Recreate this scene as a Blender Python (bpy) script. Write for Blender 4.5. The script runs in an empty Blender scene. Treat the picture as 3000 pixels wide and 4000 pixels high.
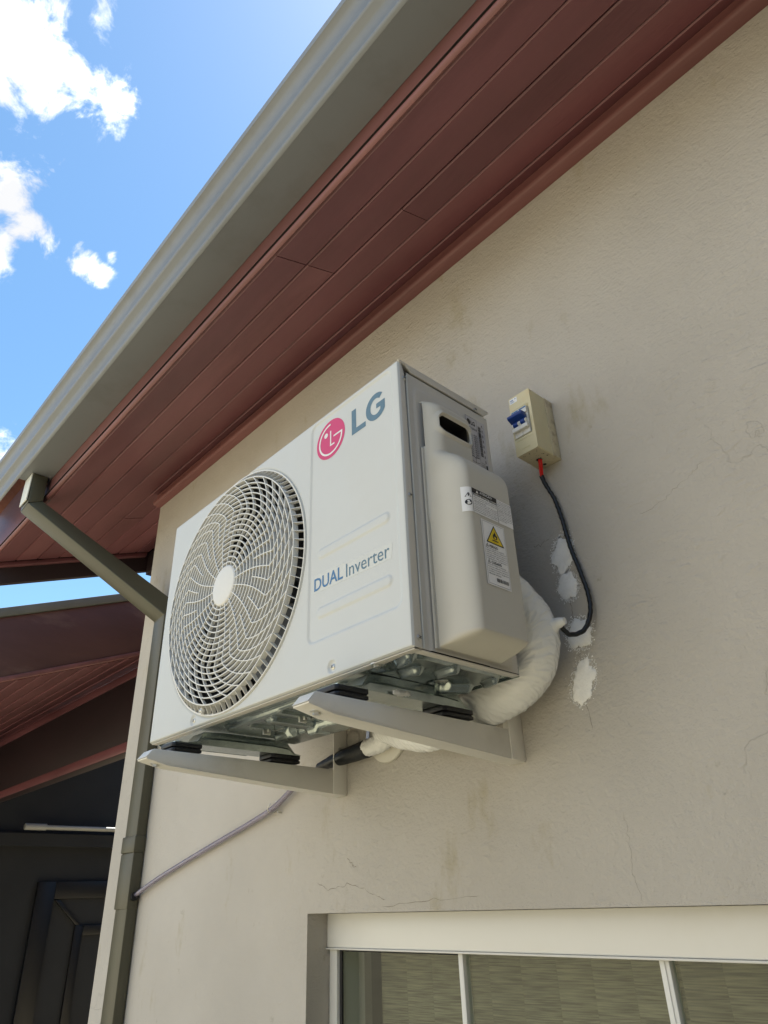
import bpy, bmesh, math, random
from mathutils import Vector, Matrix, noise
random.seed(7)
sc = bpy.context.scene
R = math.radians

# ------------------------------------------------------------------ camera
cam = bpy.data.objects.new('camera', bpy.data.cameras.new('camera'))
sc.collection.objects.link(cam)
sc.camera = cam
ROT = Matrix(((0.66856931, 0.38024158, 0.63908639),
              (0.74293776, -0.30392496, -0.59638335),
              (-0.03253543, 0.87352502, -0.48569073)))
cam.matrix_world = ROT.to_4x4()
cam.data.sensor_fit = 'HORIZONTAL'
cam.data.sensor_width = 36
cam.data.lens = 36 * 2725.43 / 3000
cam.data.clip_start = 0.02
cam.data.clip_end = 2000
sc.render.resolution_x, sc.render.resolution_y = 768, 1024

# ------------------------------------------------------------------ sun, sky, exposure
SUN = Vector((-0.155, 0.300, 0.9400)).normalized()
el = math.asin(SUN.z)
az = math.atan2(SUN.x, SUN.y)
sl = bpy.data.lights.new('sun', 'SUN')
sl.energy = 4.6
sl.angle = R(0.5)
sl.color = (1.0, 0.96, 0.88)
so = bpy.data.objects.new('sun', sl)
sc.collection.objects.link(so)
so.rotation_euler = SUN.to_track_quat('Z', 'Y').to_euler()
so.location = (0, 0, 8)

world = bpy.data.worlds.new('World')
sc.world = world
world.use_nodes = True
wt = world.node_tree
for n in list(wt.nodes):
    wt.nodes.remove(n)
WN = wt.nodes.new
WL = wt.links.new


def wmath(op, a, b=None, clamp=False):
    m = WN('ShaderNodeMath')
    m.operation = op
    m.use_clamp = clamp
    for i, v in enumerate((a, b)):
        if v is None:
            continue
        if isinstance(v, (int, float)):
            m.inputs[i].default_value = v
        else:
            WL(v, m.inputs[i])
    return m.outputs[0]


sky = WN('ShaderNodeTexSky')
sky.sky_type = 'NISHITA'
sky.sun_disc = False
sky.sun_elevation = el
sky.sun_rotation = az
sky.air_density = 1.0
sky.dust_density = 0.2
sky.ozone_density = 1.6
tc = WN('ShaderNodeTexCoord')
mp = WN('ShaderNodeVectorMath')
mp.operation = 'NORMALIZE'
WL(tc.outputs['Generated'], mp.inputs[0])
DIR = mp.outputs[0]
# clouds: soft lobes in the sky, broken up by fractal noise
n1 = WN('ShaderNodeTexNoise')
n1.inputs['Scale'].default_value = 13
n1.inputs['Detail'].default_value = 9
n1.inputs['Roughness'].default_value = 0.62
n1.inputs['Distortion'].default_value = 0.35
WL(DIR, n1.inputs['Vector'])
CL = CLOUDS = None
F_, CX, CY = 2725.43, 1500.0, 2000.0


def pix_dir(px, py):
    return (ROT @ Vector((px - CX, -(py - CY), -F_))).normalized()


lobes = [((80, 110), 0.105, 1.0), ((270, 290), 0.060, .8), ((-60, 60), 0.12, 1.0),
         ((50, 720), 0.045, .9), ((120, 860), 0.035, .5), ((-10, 1010), 0.035, .9), ((350, 1030), 0.024, .75), ((400, 1080), .017, .7),
         ((430, 1000), .011, .5), ((0, 1775), .03, .6), ((-500, 600), .14, 1.)]
mask = None
for (pxy, rad, amp) in lobes:
    d = WN('ShaderNodeVectorMath')
    d.operation = 'DISTANCE'
    WL(DIR, d.inputs[0])
    d.inputs[1].default_value = pix_dir(*pxy)
    v = wmath('DIVIDE', d.outputs['Value'], rad)
    v = wmath('SUBTRACT', 1.0, v)
    v = wmath('MULTIPLY', v, amp)
    mask = v if mask is None else wmath('MAXIMUM', mask, v)
for (vec, rad, amp) in (((-.42, -.90, .12), .85, 1.7),):      # unseen cloud bank added behind the camera as neutral fill light
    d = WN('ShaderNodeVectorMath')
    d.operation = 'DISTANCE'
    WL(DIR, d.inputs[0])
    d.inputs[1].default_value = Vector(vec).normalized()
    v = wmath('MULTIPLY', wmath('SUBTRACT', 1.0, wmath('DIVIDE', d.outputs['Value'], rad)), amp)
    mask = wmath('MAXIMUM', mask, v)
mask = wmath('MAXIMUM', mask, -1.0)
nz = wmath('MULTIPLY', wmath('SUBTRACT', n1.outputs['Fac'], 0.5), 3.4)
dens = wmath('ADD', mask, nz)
cr = WN('ShaderNodeValToRGB')
WL(dens, cr.inputs[0])
cr.color_ramp.interpolation = 'EASE'
cr.color_ramp.elements[0].position = 0.04
cr.color_ramp.elements[1].position = 0.58
mr = WN('ShaderNodeMapRange')
n2 = WN('ShaderNodeTexNoise')
n2.inputs['Scale'].default_value = 9
n2.inputs['Detail'].default_value = 5
WL(DIR, n2.inputs['Vector'])
WL(n2.outputs['Fac'], mr.inputs['Value'])
mr.inputs['From Min'].default_value = .35
mr.inputs['From Max'].default_value = .6
mr.inputs['To Min'].default_value = .60
mr.inputs['To Max'].default_value = 1.1
cloudcol = WN('ShaderNodeVectorMath')
cloudcol.operation = 'SCALE'
cloudcol.inputs[0].default_value = (.97, .98, 1.0)
WL(mr.outputs[0], cloudcol.inputs['Scale'])
bg1 = WN('ShaderNodeBackground')
bg1.inputs['Strength'].default_value = 0.12
hs = WN('ShaderNodeHueSaturation')
hs.inputs['Hue'].default_value = .49
hs.inputs['Saturation'].default_value = 1.12
hs.inputs['Value'].default_value = 0.74
WL(sky.outputs[0], hs.inputs['Color'])
WL(hs.outputs[0], bg1.inputs['Color'])
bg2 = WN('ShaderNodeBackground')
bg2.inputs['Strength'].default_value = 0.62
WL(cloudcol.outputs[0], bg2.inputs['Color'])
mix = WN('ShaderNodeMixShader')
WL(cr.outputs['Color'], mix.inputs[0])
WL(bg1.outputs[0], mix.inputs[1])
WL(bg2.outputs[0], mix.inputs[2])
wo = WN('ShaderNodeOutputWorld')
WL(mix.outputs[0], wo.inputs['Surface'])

sc.view_settings.view_transform = 'Standard'
sc.view_settings.look = 'None'
sc.view_settings.exposure = 1.42
sc.view_settings.gamma = 1
sc.view_settings.use_curve_mapping = False


# ------------------------------------------------------------------ materials
def mat(name, base, rough=.5, metal=0.0, vary=.0, vscale=6, bump=0.0, bscale=60, bdetail=4, spec=.5,
        dirt=None, dirt_amt=.0, dirt_scale=3, stretch=None, trans=0.0, ior=1.45, bump2=0, b2scale=8, rvary=0.0, coat=0):
    m = bpy.data.materials.new(name)
    m.use_nodes = True
    t = m.node_tree
    b = t.nodes['Principled BSDF']
    b.inputs['Base Color'].default_value = (*base, 1)
    b.inputs['Roughness'].default_value = rough
    b.inputs['Metallic'].default_value = metal
    b.inputs['Specular IOR Level'].default_value = spec
    b.inputs['IOR'].default_value = ior
    b.inputs['Transmission Weight'].default_value = trans
    b.inputs['Coat Weight'].default_value = coat
    c = t.nodes.new('ShaderNodeTexCoord')
    vec = c.outputs['Object']
    if stretch:
        mpn = t.nodes.new('ShaderNodeMapping')
        mpn.inputs['Scale'].default_value = stretch
        t.links.new(vec, mpn.inputs[0])
        vec = mpn.outputs[0]

    def nz_(scale, det=4, rgh=.55):
        n = t.nodes.new('ShaderNodeTexNoise')
        n.inputs['Scale'].default_value = scale
        n.inputs['Detail'].default_value = det
        n.inputs['Roughness'].default_value = rgh
        t.links.new(vec, n.inputs['Vector'])
        return n.outputs['Fac']
    col = None
    if vary:
        r = t.nodes.new('ShaderNodeMapRange')
        t.links.new(nz_(vscale, 6), r.inputs['Value'])
        r.inputs['From Min'].default_value = .3
        r.inputs['From Max'].default_value = .7
        r.inputs['To Min'].default_value = 1 - vary
        r.inputs['To Max'].default_value = 1 + vary
        s = t.nodes.new('ShaderNodeVectorMath')
        s.operation = 'SCALE'
        s.inputs[0].default_value = base
        t.links.new(r.outputs[0], s.inputs['Scale'])
        col = s.outputs[0]
    if dirt:
        r = t.nodes.new('ShaderNodeMapRange')
        t.links.new(nz_(dirt_scale, 7, .65), r.inputs['Value'])
        r.inputs['From Min'].default_value = .52
        r.inputs['From Max'].default_value = .72
        r.inputs['To Max'].default_value = dirt_amt
        mx = t.nodes.new('ShaderNodeMix')
        mx.data_type = 'RGBA'
        t.links.new(r.outputs[0], mx.inputs['Factor'])
        if col:
            t.links.new(col, mx.inputs[6])
        else:
            mx.inputs[6].default_value = (*base, 1)
        mx.inputs[7].default_value = (*dirt, 1)
        col = mx.outputs[2]
    if col:
        t.links.new(col, b.inputs['Base Color'])
    if rvary:
        r = t.nodes.new('ShaderNodeMapRange')
        t.links.new(nz_(25, 5), r.inputs['Value'])
        r.inputs['From Min'].default_value = .3
        r.inputs['From Max'].default_value = .7
        r.inputs['To Min'].default_value = max(0.02, rough - rvary)
        r.inputs['To Max'].default_value = rough + rvary
        t.links.new(r.outputs[0], b.inputs['Roughness'])
    nrm = None
    if bump2:
        bn = t.nodes.new('ShaderNodeBump')
        bn.inputs['Strength'].default_value = 1
        bn.inputs['Distance'].default_value = bump2
        t.links.new(nz_(b2scale, 3), bn.inputs['Height'])
        nrm = bn.outputs[0]
    if bump:
        bn = t.nodes.new('ShaderNodeBump')
        bn.inputs['Strength'].default_value = 1
        bn.inputs['Distance'].default_value = bump
        t.links.new(nz_(bscale, bdetail, .6), bn.inputs['Height'])
        if nrm:
            t.links.new(nrm, bn.inputs['Normal'])
        nrm = bn.outputs[0]
    if nrm:
        t.links.new(nrm, b.inputs['Normal'])
    return m


M = {}
M['unit'] = mat('unit_white_paint', (.60, .62, .605), .38, vary=.015, vscale=9, bump=.00006, bscale=900, bdetail=1, dirt=(.55, .53, .47), dirt_amt=.18, dirt_scale=5)
M['unit_side'] = mat('unit_side_paint', (.60, .58, .53), .42, vary=.02, vscale=7, bump=.00006, bscale=900, bdetail=1, dirt=(.45, .42, .36), dirt_amt=.25, dirt_scale=6)
M['plastic'] = mat('moulded_plastic', (.58, .56, .49), .45, vary=.03, vscale=4, bump=.00008, bscale=1200, bdetail=1, dirt=(.46, .42, .33), dirt_amt=.3, dirt_scale=7)
M['grille'] = mat('grille_plastic', (.76, .755, .71), .4, vary=.03, vscale=8)
M['fan'] = mat('fan_plastic', (.11, .115, .115), .5, vary=.1, vscale=5)
M['dark'] = mat('dark_inside', (.012, .013, .015), .8, vary=.3, vscale=10)
M['gap'] = mat('gap_shadow_rubber', (.03, .03, .03), .8)
M['coil'] = mat('coil_fins', (.05, .055, .06), .45, metal=.6, stretch=(1, 1, 60), vary=.4, vscale=6)
M['galv'] = mat('galvanised_steel', (.36, .41, .40), .24, metal=.95, vary=.10, vscale=70, rvary=.04, bump=.00006, bscale=160)
M['steel'] = mat('screw_steel', (.62, .62, .58), .3, metal=.9, vary=.05, vscale=60)
M['rubber'] = mat('black_rubber', (.012, .013, .016), .42, vary=.2, vscale=40, bump=.0003, bscale=120)
M['bracket'] = mat('bracket_paint', (.77, .755, .70), .4, vary=.03, vscale=8, bump=.0001, bscale=300, dirt=(.42, .38, .3), dirt_amt=.3, dirt_scale=6)
M['magenta'] = mat('magenta_print', (.62, .035, .16), .35, vary=.02)
M['white_print'] = mat('white_print', (.80, .80, .78), .4, vary=.01)
M['slate'] = mat('slate_print', (.10, .19, .26), .4, vary=.05, vscale=120)
M['blue_print'] = mat('blue_print', (.05, .17, .36), .4, vary=.05)
M['ink'] = mat('black_ink', (.015, .015, .018), .5, vary=.05)
M['yellow'] = mat('warning_yellow', (.82, .60, .01), .4, vary=.02)
M['sticker'] = mat('sticker_paper', (.88, .88, .87), .4, vary=.02, vscale=40)
M['sticker_clear'] = mat('clear_sticker', (.62, .64, .61), .2, vary=.05, vscale=30)
M['silver_label'] = mat('silver_label', (.50, .50, .54), .35, metal=.25, vary=.05, vscale=30)
M['box'] = mat('ivory_plastic', (.66, .60, .38), .38, vary=.05, vscale=14, dirt=(.62, .38, .10), dirt_amt=.30, dirt_scale=14)
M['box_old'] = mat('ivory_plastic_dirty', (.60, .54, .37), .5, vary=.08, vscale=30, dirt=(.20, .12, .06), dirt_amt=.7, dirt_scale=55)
M['breaker'] = mat('breaker_white', (.72, .72, .68), .35, vary=.02)
M['blue'] = mat('toggle_blue', (.008, .045, .24), .3, vary=.05)
M['red'] = mat('red_insulation', (.70, .015, .012), .3, vary=.05)
M['tape'] = mat('black_tape', (.012, .014, .016), .32, vary=.3, vscale=60, bump=.0006, bscale=90)
M['wrap'] = mat('white_vinyl_wrap', (.85, .86, .83), .24, vary=.04, vscale=15, bump=.0016, bscale=48, bdetail=6)
M['flange'] = mat('flange_plastic', (.68, .66, .58), .3, vary=.03)
M['foil'] = mat('foil_tape', (.7, .72, .78), .25, metal=.7, vary=.05, bump=.0008, bscale=50)
M['hose'] = mat('clear_violet_hose', (.42, .38, .47), .10, trans=.6, ior=1.2, vary=.1, vscale=50, coat=.5)
M['gutter'] = mat('gutter_paint', (.200, .212, .222), .42, vary=.04, vscale=3, bump2=.0012, b2scale=5, dirt=(.10, .09, .075), dirt_amt=.3, dirt_scale=4)
M['pipe'] = mat('downpipe_paint', (.092, .087, .058), .42, vary=.06, vscale=5, dirt=(.09, .10, .06), dirt_amt=.45, dirt_scale=9, bump2=.0006, b2scale=12)
M['pipe_white'] = mat('outlet_pale', (.70, .70, .62), .4, vary=.03)
M['red_wood'] = mat('red_varnished_wood', (.192, .074, .084), .36, vary=.24, vscale=5, stretch=(.22, 1, 1), bump=.0005, bscale=90, dirt=(.12, .035, .035), dirt_amt=.5, dirt_scale=7)
M['red_wood_b'] = mat('red_varnished_wood_faded', (.205, .084, .080), .5, vary=.22, vscale=9, stretch=(.15, 1, 1), bump=.0008, bscale=70, dirt=(.14, .05, .04), dirt_amt=.5, dirt_scale=14)
for k_, c_ in ((2, (.160, .062, .072)), (3, (.222, .088, .096))):
    M['red_wood%d' % k_] = mat('red_varnished_wood_tone%d' % k_, c_, .36, vary=.22, vscale=4, stretch=(.22, 1, 1), bump=.0006, bscale=90, dirt=(.11, .038, .040), dirt_amt=.6, dirt_scale=5)
M['dark_wood'] = mat('shade_dark_wood', (.030, .018, .021), .5, vary=.15, vscale=5, stretch=(.3, .3, 1), bump=.0005, bscale=60)  # shadow on the rake board put into the colour; beams share it
M['rake_wood'] = mat('weathered_rake_wood', (.105, .050, .046), .6, vary=.2, vscale=6, stretch=(1, .3, 1), bump=.001, bscale=60, dirt=(.30, .20, .15), dirt_amt=.5, dirt_scale=4)
M['flashing'] = mat('metal_flashing', (.16, .165, .14), .5, vary=.1, vscale=5)
M['tiles'] = mat('clay_roof_tiles', (.32, .13, .08), .8, vary=.2, vscale=8, bump=.01, bscale=12)
M['porch_shade'] = mat('porch_shade_plaster', (.026, .027, .030), .8, vary=.08, vscale=3, bump=.0015, bscale=50)  # near-black base holds the shade under the porch roof
M['porch_shade_frame'] = mat('porch_shade_frame', (.009, .009, .011), .4, vary=.1)
M['frame'] = mat('white_window_frame', (.72, .72, .68), .32, vary=.02, vscale=4, dirt=(.55, .52, .42), dirt_amt=.15, dirt_scale=8)
M['lamp'] = mat('lamp_housing', (.42, .42, .40), .4, vary=.05)
M['patch'] = mat('raw_filler', (.90, .90, .87), .9, vary=.06, vscale=60, bump=.002, bscale=110)
M['crack'] = mat('crack_dark', (.25, .225, .175), .9)
M['foam'] = mat('styrofoam', (.75, .75, .72), .8, bump=.003, bscale=120)
M['room'] = mat('room_paint', (.35, .34, .30), .8)


def wall_material():
    m = bpy.data.materials.new('rendered_wall_paint')
    m.use_nodes = True
    t = m.node_tree
    L = t.links.new
    N = t.nodes.new
    b = t.nodes['Principled BSDF']
    b.inputs['Roughness'].default_value = .75
    b.inputs['Specular IOR Level'].default_value = .3
    co = N('ShaderNodeTexCoord').outputs['Object']

    def noise_(scale, det=5, rgh=.55, st=None, dist=0):
        v = co
        if st:
            mpn = N('ShaderNodeMapping')
            mpn.inputs['Scale'].default_value = st
            L(co, mpn.inputs[0])
            v = mpn.outputs[0]
        n = N('ShaderNodeTexNoise')
        n.inputs['Scale'].default_value = scale
        n.inputs['Detail'].default_value = det
        n.inputs['Roughness'].default_value = rgh
        n.inputs['Distortion'].default_value = dist
        L(v, n.inputs['Vector'])
        return n.outputs['Fac']

    def rng(v, a, b_, c=0., d=1.):
        r = N('ShaderNodeMapRange')
        L(v, r.inputs['Value'])
        r.inputs['From Min'].default_value = a
        r.inputs['From Max'].default_value = b_
        r.inputs['To Min'].default_value = c
        r.inputs['To Max'].default_value = d
        return r.outputs[0]

    def mixc(f, a, c):
        x = N('ShaderNodeMix')
        x.data_type = 'RGBA'
        L(f, x.inputs['Factor'])
        for i, k in ((6, a), (7, c)):
            if isinstance(k, tuple):
                x.inputs[i].default_value = (*k, 1)
            else:
                L(k, x.inputs[i])
        return x.outputs[2]

    def mul(a, c):
        x = N('ShaderNodeMath')
        x.operation = 'MULTIPLY'
        for i, k in enumerate((a, c)):
            if isinstance(k, (int, float)):
                x.inputs[i].default_value = k
            else:
                L(k, x.inputs[i])
        return x.outputs[0]
    c1 = mixc(rng(noise_(2.2, 6), .35, .65), (.485, .458, .408), (.545, .516, .462))
    # mildew and water stains
    c2 = mixc(mul(rng(noise_(7, 8, .7, (1, 1, .45)), .58, .70), .55), c1, (.36, .31, .18))
    c3 = mixc(mul(rng(noise_(26, 6, .7), .66, .74), .5), c2, (.30, .27, .20))
    # hairline crazing
    vo = N('ShaderNodeTexVoronoi')
    vo.feature = 'DISTANCE_TO_EDGE'
    vo.inputs['Scale'].default_value = 2.1
    wv = N('ShaderNodeVectorMath')
    wv.operation = 'ADD'
    nn = N('ShaderNodeTexNoise')
    nn.inputs['Scale'].default_value = 5
    nn.inputs['Detail'].default_value = 6
    L(co, nn.inputs['Vector'])
    s = N('ShaderNodeVectorMath')
    s.operation = 'SCALE'
    s.inputs['Scale'].default_value = .35
    L(nn.outputs['Color'], s.inputs[0])
    L(co, wv.inputs[0])
    L(s.outputs[0], wv.inputs[1])
    L(wv.outputs[0], vo.inputs['Vector'])
    line = rng(vo.outputs['Distance'], 0, .002, 1, 0)
    line = mul(line, rng(noise_(1.3, 2), .56, .62))
    c4 = mixc(mul(line, .09), c3, (.20, .17, .12))
    L(c4, b.inputs['Base Color'])
    # relief: float marks + lumps + sand grain
    bn1 = N('ShaderNodeBump')
    bn1.inputs['Distance'].default_value = .009
    L(noise_(3.5, 4), bn1.inputs['Height'])
    rid = N('ShaderNodeTexNoise')
    rid.noise_type = 'RIDGED_MULTIFRACTAL' if hasattr(rid, 'noise_type') else None
    rid.inputs['Scale'].default_value = 38
    rid.inputs['Detail'].default_value = 5
    rid.inputs['Distortion'].default_value = .6
    rm = N('ShaderNodeMapping')
    rm.inputs['Rotation'].default_value = (0, .6, 0)
    rm.inputs['Scale'].default_value = (1, 1, 2.4)
    L(co, rm.inputs[0])
    L(rm.outputs[0], rid.inputs['Vector'])
    bn2 = N('ShaderNodeBump')
    bn2.inputs['Distance'].default_value = .0022
    sx = N('ShaderNodeSeparateXYZ')
    L(co, sx.inputs[0])
    rough_zone = mul(rng(sx.outputs['X'], -1.5, -1.15, .12, 1), rng(noise_(1.7, 2), .40, .6, .35, 1))
    L(mul(rid.outputs['Fac'], rough_zone), bn2.inputs['Height'])
    L(bn1.outputs[0], bn2.inputs['Normal'])
    bn3 = N('ShaderNodeBump')
    bn3.inputs['Distance'].default_value = .0034
    L(mul(noise_(120, 5, .75), rng(sx.outputs['X'], -1.5, -1.15, .3, 1)), bn3.inputs['Height'])
    L(bn2.outputs[0], bn3.inputs['Normal'])
    bn4 = N('ShaderNodeBump')
    bn4.inputs['Distance'].default_value = .0006
    bn4.invert = True
    L(line, bn4.inputs['Height'])
    L(bn3.outputs[0], bn4.inputs['Normal'])
    L(bn4.outputs[0], b.inputs['Normal'])
    return m


M['wall'] = wall_material()


def blind_material():
    m = mat('woven_blind', (.20, .19, .13), .8)
    t = m.node_tree
    b = t.nodes['Principled BSDF']
    c = t.nodes.new('ShaderNodeTexCoord')
    mp_ = t.nodes.new('ShaderNodeMapping')
    mp_.inputs['Scale'].default_value = (20, 20, 480)
    t.links.new(c.outputs['Object'], mp_.inputs[0])
    n = t.nodes.new('ShaderNodeTexNoise')
    n.inputs['Scale'].default_value = 1
    n.inputs['Detail'].default_value = 4
    t.links.new(mp_.outputs[0], n.inputs['Vector'])
    r = t.nodes.new('ShaderNodeValToRGB')
    r.color_ramp.elements[0].position = .35
    r.color_ramp.elements[0].color = (.10, .088, .060, 1)
    r.color_ramp.elements[1].position = .68
    r.color_ramp.elements[1].color = (.27, .24, .165, 1)
    t.links.new(n.outputs['Fac'], r.inputs[0])
    t.links.new(r.outputs[0], b.inputs['Base Color'])
    b.inputs['Emission Strength'].default_value = 0
    return m


M['blind'] = blind_material()


def glass_material():
    m = bpy.data.materials.new('window_glass')
    m.use_nodes = True
    t = m.node_tree
    b = t.nodes['Principled BSDF']
    t.nodes.remove(b)
    g = t.nodes.new('ShaderNodeBsdfGlossy')
    g.inputs['Roughness'].default_value = .02
    tr = t.nodes.new('ShaderNodeBsdfTransparent')
    tr.inputs[0].default_value = (.92, .95, .92, 1)
    lw = t.nodes.new('ShaderNodeLayerWeight')
    lw.inputs['Blend'].default_value = .5
    pw = t.nodes.new('ShaderNodeMath')
    pw.operation = 'POWER'
    t.links.new(lw.outputs['Facing'], pw.inputs[0])
    pw.inputs[1].default_value = 5
    fr = t.nodes.new('ShaderNodeMath')
    fr.operation = 'MULTIPLY_ADD'
    t.links.new(pw.outputs[0], fr.inputs[0])
    fr.inputs[1].default_value = .5
    fr.inputs[2].default_value = .03
    mx = t.nodes.new('ShaderNodeMixShader')
    t.links.new(fr.outputs[0], mx.inputs[0])
    t.links.new(tr.outputs[0], mx.inputs[1])
    t.links.new(g.outputs[0], mx.inputs[2])
    t.links.new(mx.outputs[0], t.nodes['Material Output'].inputs['Surface'])
    return m


M['glass'] = glass_material()


# ------------------------------------------------------------------ mesh helpers
class MB:
    def __init__(s):
        s.v, s.f, s.mi, s.mats = [], [], [], []

    def m(s, name):
        if name not in s.mats:
            s.mats.append(name)
        return s.mats.index(name)

    def add(s, vs, fs, m=0):
        o = len(s.v)
        s.v += [tuple(v) for v in vs]
        s.f += [tuple(i + o for i in f) for f in fs]
        s.mi += [m] * len(fs)

    def box(s, x0, x1, y0, y1, z0, z1, m=0):
        s.add([(x0, y0, z0), (x1, y0, z0), (x1, y1, z0), (x0, y1, z0), (x0, y0, z1), (x1, y0, z1), (x1, y1, z1), (x0, y1, z1)],
              [(0, 3, 2, 1), (4, 5, 6, 7), (0, 1, 5, 4), (1, 2, 6, 5), (2, 3, 7, 6), (3, 0, 4, 7)], m)

    def loft(s, rings, m=0, caps=True, close=True):
        n = len(rings[0])
        vs = [p for r in rings for p in r]
        fs = []
        for i in range(len(rings) - 1):
            for j in range(n if close else n - 1):
                k = (j + 1) % n
                fs.append((i * n + j, i * n + k, (i + 1) * n + k, (i + 1) * n + j))
        if caps:
            fs.append(tuple(range(n - 1, -1, -1)))
            fs.append(tuple((len(rings) - 1) * n + j for j in range(n)))
        s.add(vs, fs, m)

    def prism(s, poly, y0, y1, m=0, axis='y'):
        def P(a, b, d):
            return {'y': (a, d, b), 'x': (d, a, b), 'z': (a, b, d)}[axis]
        s.loft([[P(a, b, y0) for a, b in poly], [P(a, b, y1) for a, b in poly]], m)

    def tube(s, pts, rad, seg=10, m=0, caps=True, sub=1, fn=None):
        P = [Vector(p) for p in pts]
        rads = rad if isinstance(rad, (list, tuple)) else [rad] * len(P)
        if sub > 1:
            Q, RR = [], []
            for i in range(len(P) - 1):
                p0, p1, p2, p3 = P[max(i - 1, 0)], P[i], P[i + 1], P[min(i + 2, len(P) - 1)]
                for k in range(sub):
                    t = k / sub
                    Q.append(.5 * ((2 * p1) + (p2 - p0) * t + (2 * p0 - 5 * p1 + 4 * p2 - p3) * t * t + (3 * p1 - p0 - 3 * p2 + p3) * t ** 3))
                    tt = t * t * (3 - 2 * t)
                    RR.append(rads[i] * (1 - tt) + rads[i + 1] * tt)
            Q.append(P[-1])
            RR.append(rads[-1])
            P, rads = Q, RR
        rings = []
        up = None
        L_ = 0
        for i, p in enumerate(P):
            d = (P[min(i + 1, len(P) - 1)] - P[max(i - 1, 0)]).normalized()
            if up is None:
                up = d.orthogonal().normalized()
            up = (up - d * up.dot(d)).normalized()
            w = d.cross(up)
            if i:
                L_ += (p - P[i - 1]).length
            ring = []
            for k in range(seg):
                a = 2 * math.pi * k / seg
                r = rads[i] * (fn(L_, a) if fn else 1)
                ring.append(p + up * math.cos(a) * r + w * math.sin(a) * r)
            rings.append(ring)
        s.loft(rings, m, caps)

    def disc(s, c, n, r, th, seg=24, m=0, dome=0):
        """solid coin centred c, facing n, thickness th"""
        c, n = Vector(c), Vector(n).normalized()
        u = n.orthogonal().normalized()
        w = n.cross(u)
        prof = [(r, 0), (r, th * .6), (r * .88, th)]
        if dome:
            prof += [(r * .6, th + dome * .7), (r * .25, th + dome)]
        rings = [[c + n * h + (u * math.cos(2 * math.pi * k / seg) + w * math.sin(2 * math.pi * k / seg)) * q for k in range(seg)] for q, h in prof]
        s.loft(rings, m)

    def grid(s, nx, ny, fn, m=0, skip=None, flip=False):
        vs = [fn(i / nx, j / ny) for j in range(ny + 1) for i in range(nx + 1)]
        fs = []
        for j in range(ny):
            for i in range(nx):
                if skip and skip((i + .5) / nx, (j + .5) / ny):
                    continue
                a = j * (nx + 1) + i
                f = (a, a + 1, a + nx + 2, a + nx + 1)
                fs.append(f[::-1] if flip else f)
        s.add(vs, fs, m)

    def build(s, name, mats, parent=None, smooth=False, bevel=0, bseg=2, angle=40):
        me = bpy.data.meshes.new(name)
        me.from_pydata(s.v, [], s.f)
        if isinstance(mats, str):
            mats = [mats]
        for k in mats:
            me.materials.append(M[k])
        for p, i in zip(me.polygons, s.mi):
            p.material_index = i
        me.update()
        o = bpy.data.objects.new(name, me)
        sc.collection.objects.link(o)
        if parent:
            o.parent = parent
        bm = bmesh.new()
        bm.from_mesh(me)
        if smooth != 'open':
            bmesh.ops.recalc_face_normals(bm, faces=bm.faces)
        if bevel:
            es = [e for e in bm.edges if len(e.link_faces) == 2 and e.calc_face_angle(0) > R(30)]
            bmesh.ops.bevel(bm, geom=es, offset=bevel, segments=bseg, affect='EDGES', profile=.5, clamp_overlap=True)
        bm.to_mesh(me)
        bm.free()
        if smooth:
            me.shade_smooth()
            me.set_sharp_from_angle(angle=R(angle))
        return o


def empty(name, loc=(0, 0, 0)):
    o = bpy.data.objects.new(name, None)
    sc.collection.objects.link(o)
    o.empty_display_size = .1
    return o


def tag(o, label, cat, group=None):
    o['label'] = label
    o['category'] = cat
    if group:
        o['group'] = group
    return o


_dg = None


def text_verts(body, bold=0.0, align='LEFT', spacing=1.0):
    cu = bpy.data.curves.new('t', 'FONT')
    cu.body = body
    cu.size = 1
    cu.resolution_u = 3
    cu.offset = bold
    cu.space_character = spacing
    o = bpy.data.objects.new('t', cu)
    sc.collection.objects.link(o)
    bpy.context.view_layer.update()
    me = bpy.data.meshes.new_from_object(o.evaluated_get(bpy.context.evaluated_depsgraph_get()))
    vs = [v.co.copy() for v in me.vertices]
    fs = [tuple(p.vertices) for p in me.polygons]
    bpy.data.objects.remove(o)
    bpy.data.curves.remove(cu)
    bpy.data.meshes.remove(me)
    return vs, fs


def put_text(mb, body, box, frame, m=0, bold=0.0, keep=False, spacing=1.0):
    """box = (x0, y0, x1, y1) in the frame's plane; frame(a, b) -> 3D point"""
    vs, fs = text_verts(body, bold, spacing=spacing)
    if not vs:
        return
    x0, x1 = min(v.x for v in vs), max(v.x for v in vs)
    y0, y1 = min(v.y for v in vs), max(v.y for v in vs)
    sx = (box[2] - box[0]) / (x1 - x0)
    sy = (box[3] - box[1]) / (y1 - y0)
    if keep:
        sx = min(sx, sy * 1.1)
    mb.add([frame(box[0] + (v.x - x0) * sx, box[1] + (v.y - y0) * sy) for v in vs], fs, m)


def sstep(a, b, x):
    if a == b:
        return 1. if x >= a else 0.
    t = min(1, max(0, (x - a) / (b - a)))
    return t * t * (3 - 2 * t)


def rrect(x, y, x0, x1, y0, y1, r):
    """signed distance, negative inside a rounded rectangle"""
    cx, cy = (x0 + x1) / 2, (y0 + y1) / 2
    dx, dy = abs(x - cx) - (x1 - x0) / 2 + r, abs(y - cy) - (y1 - y0) / 2 + r
    return math.hypot(max(dx, 0), max(dy, 0)) + min(max(dx, dy), 0) - r


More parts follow.
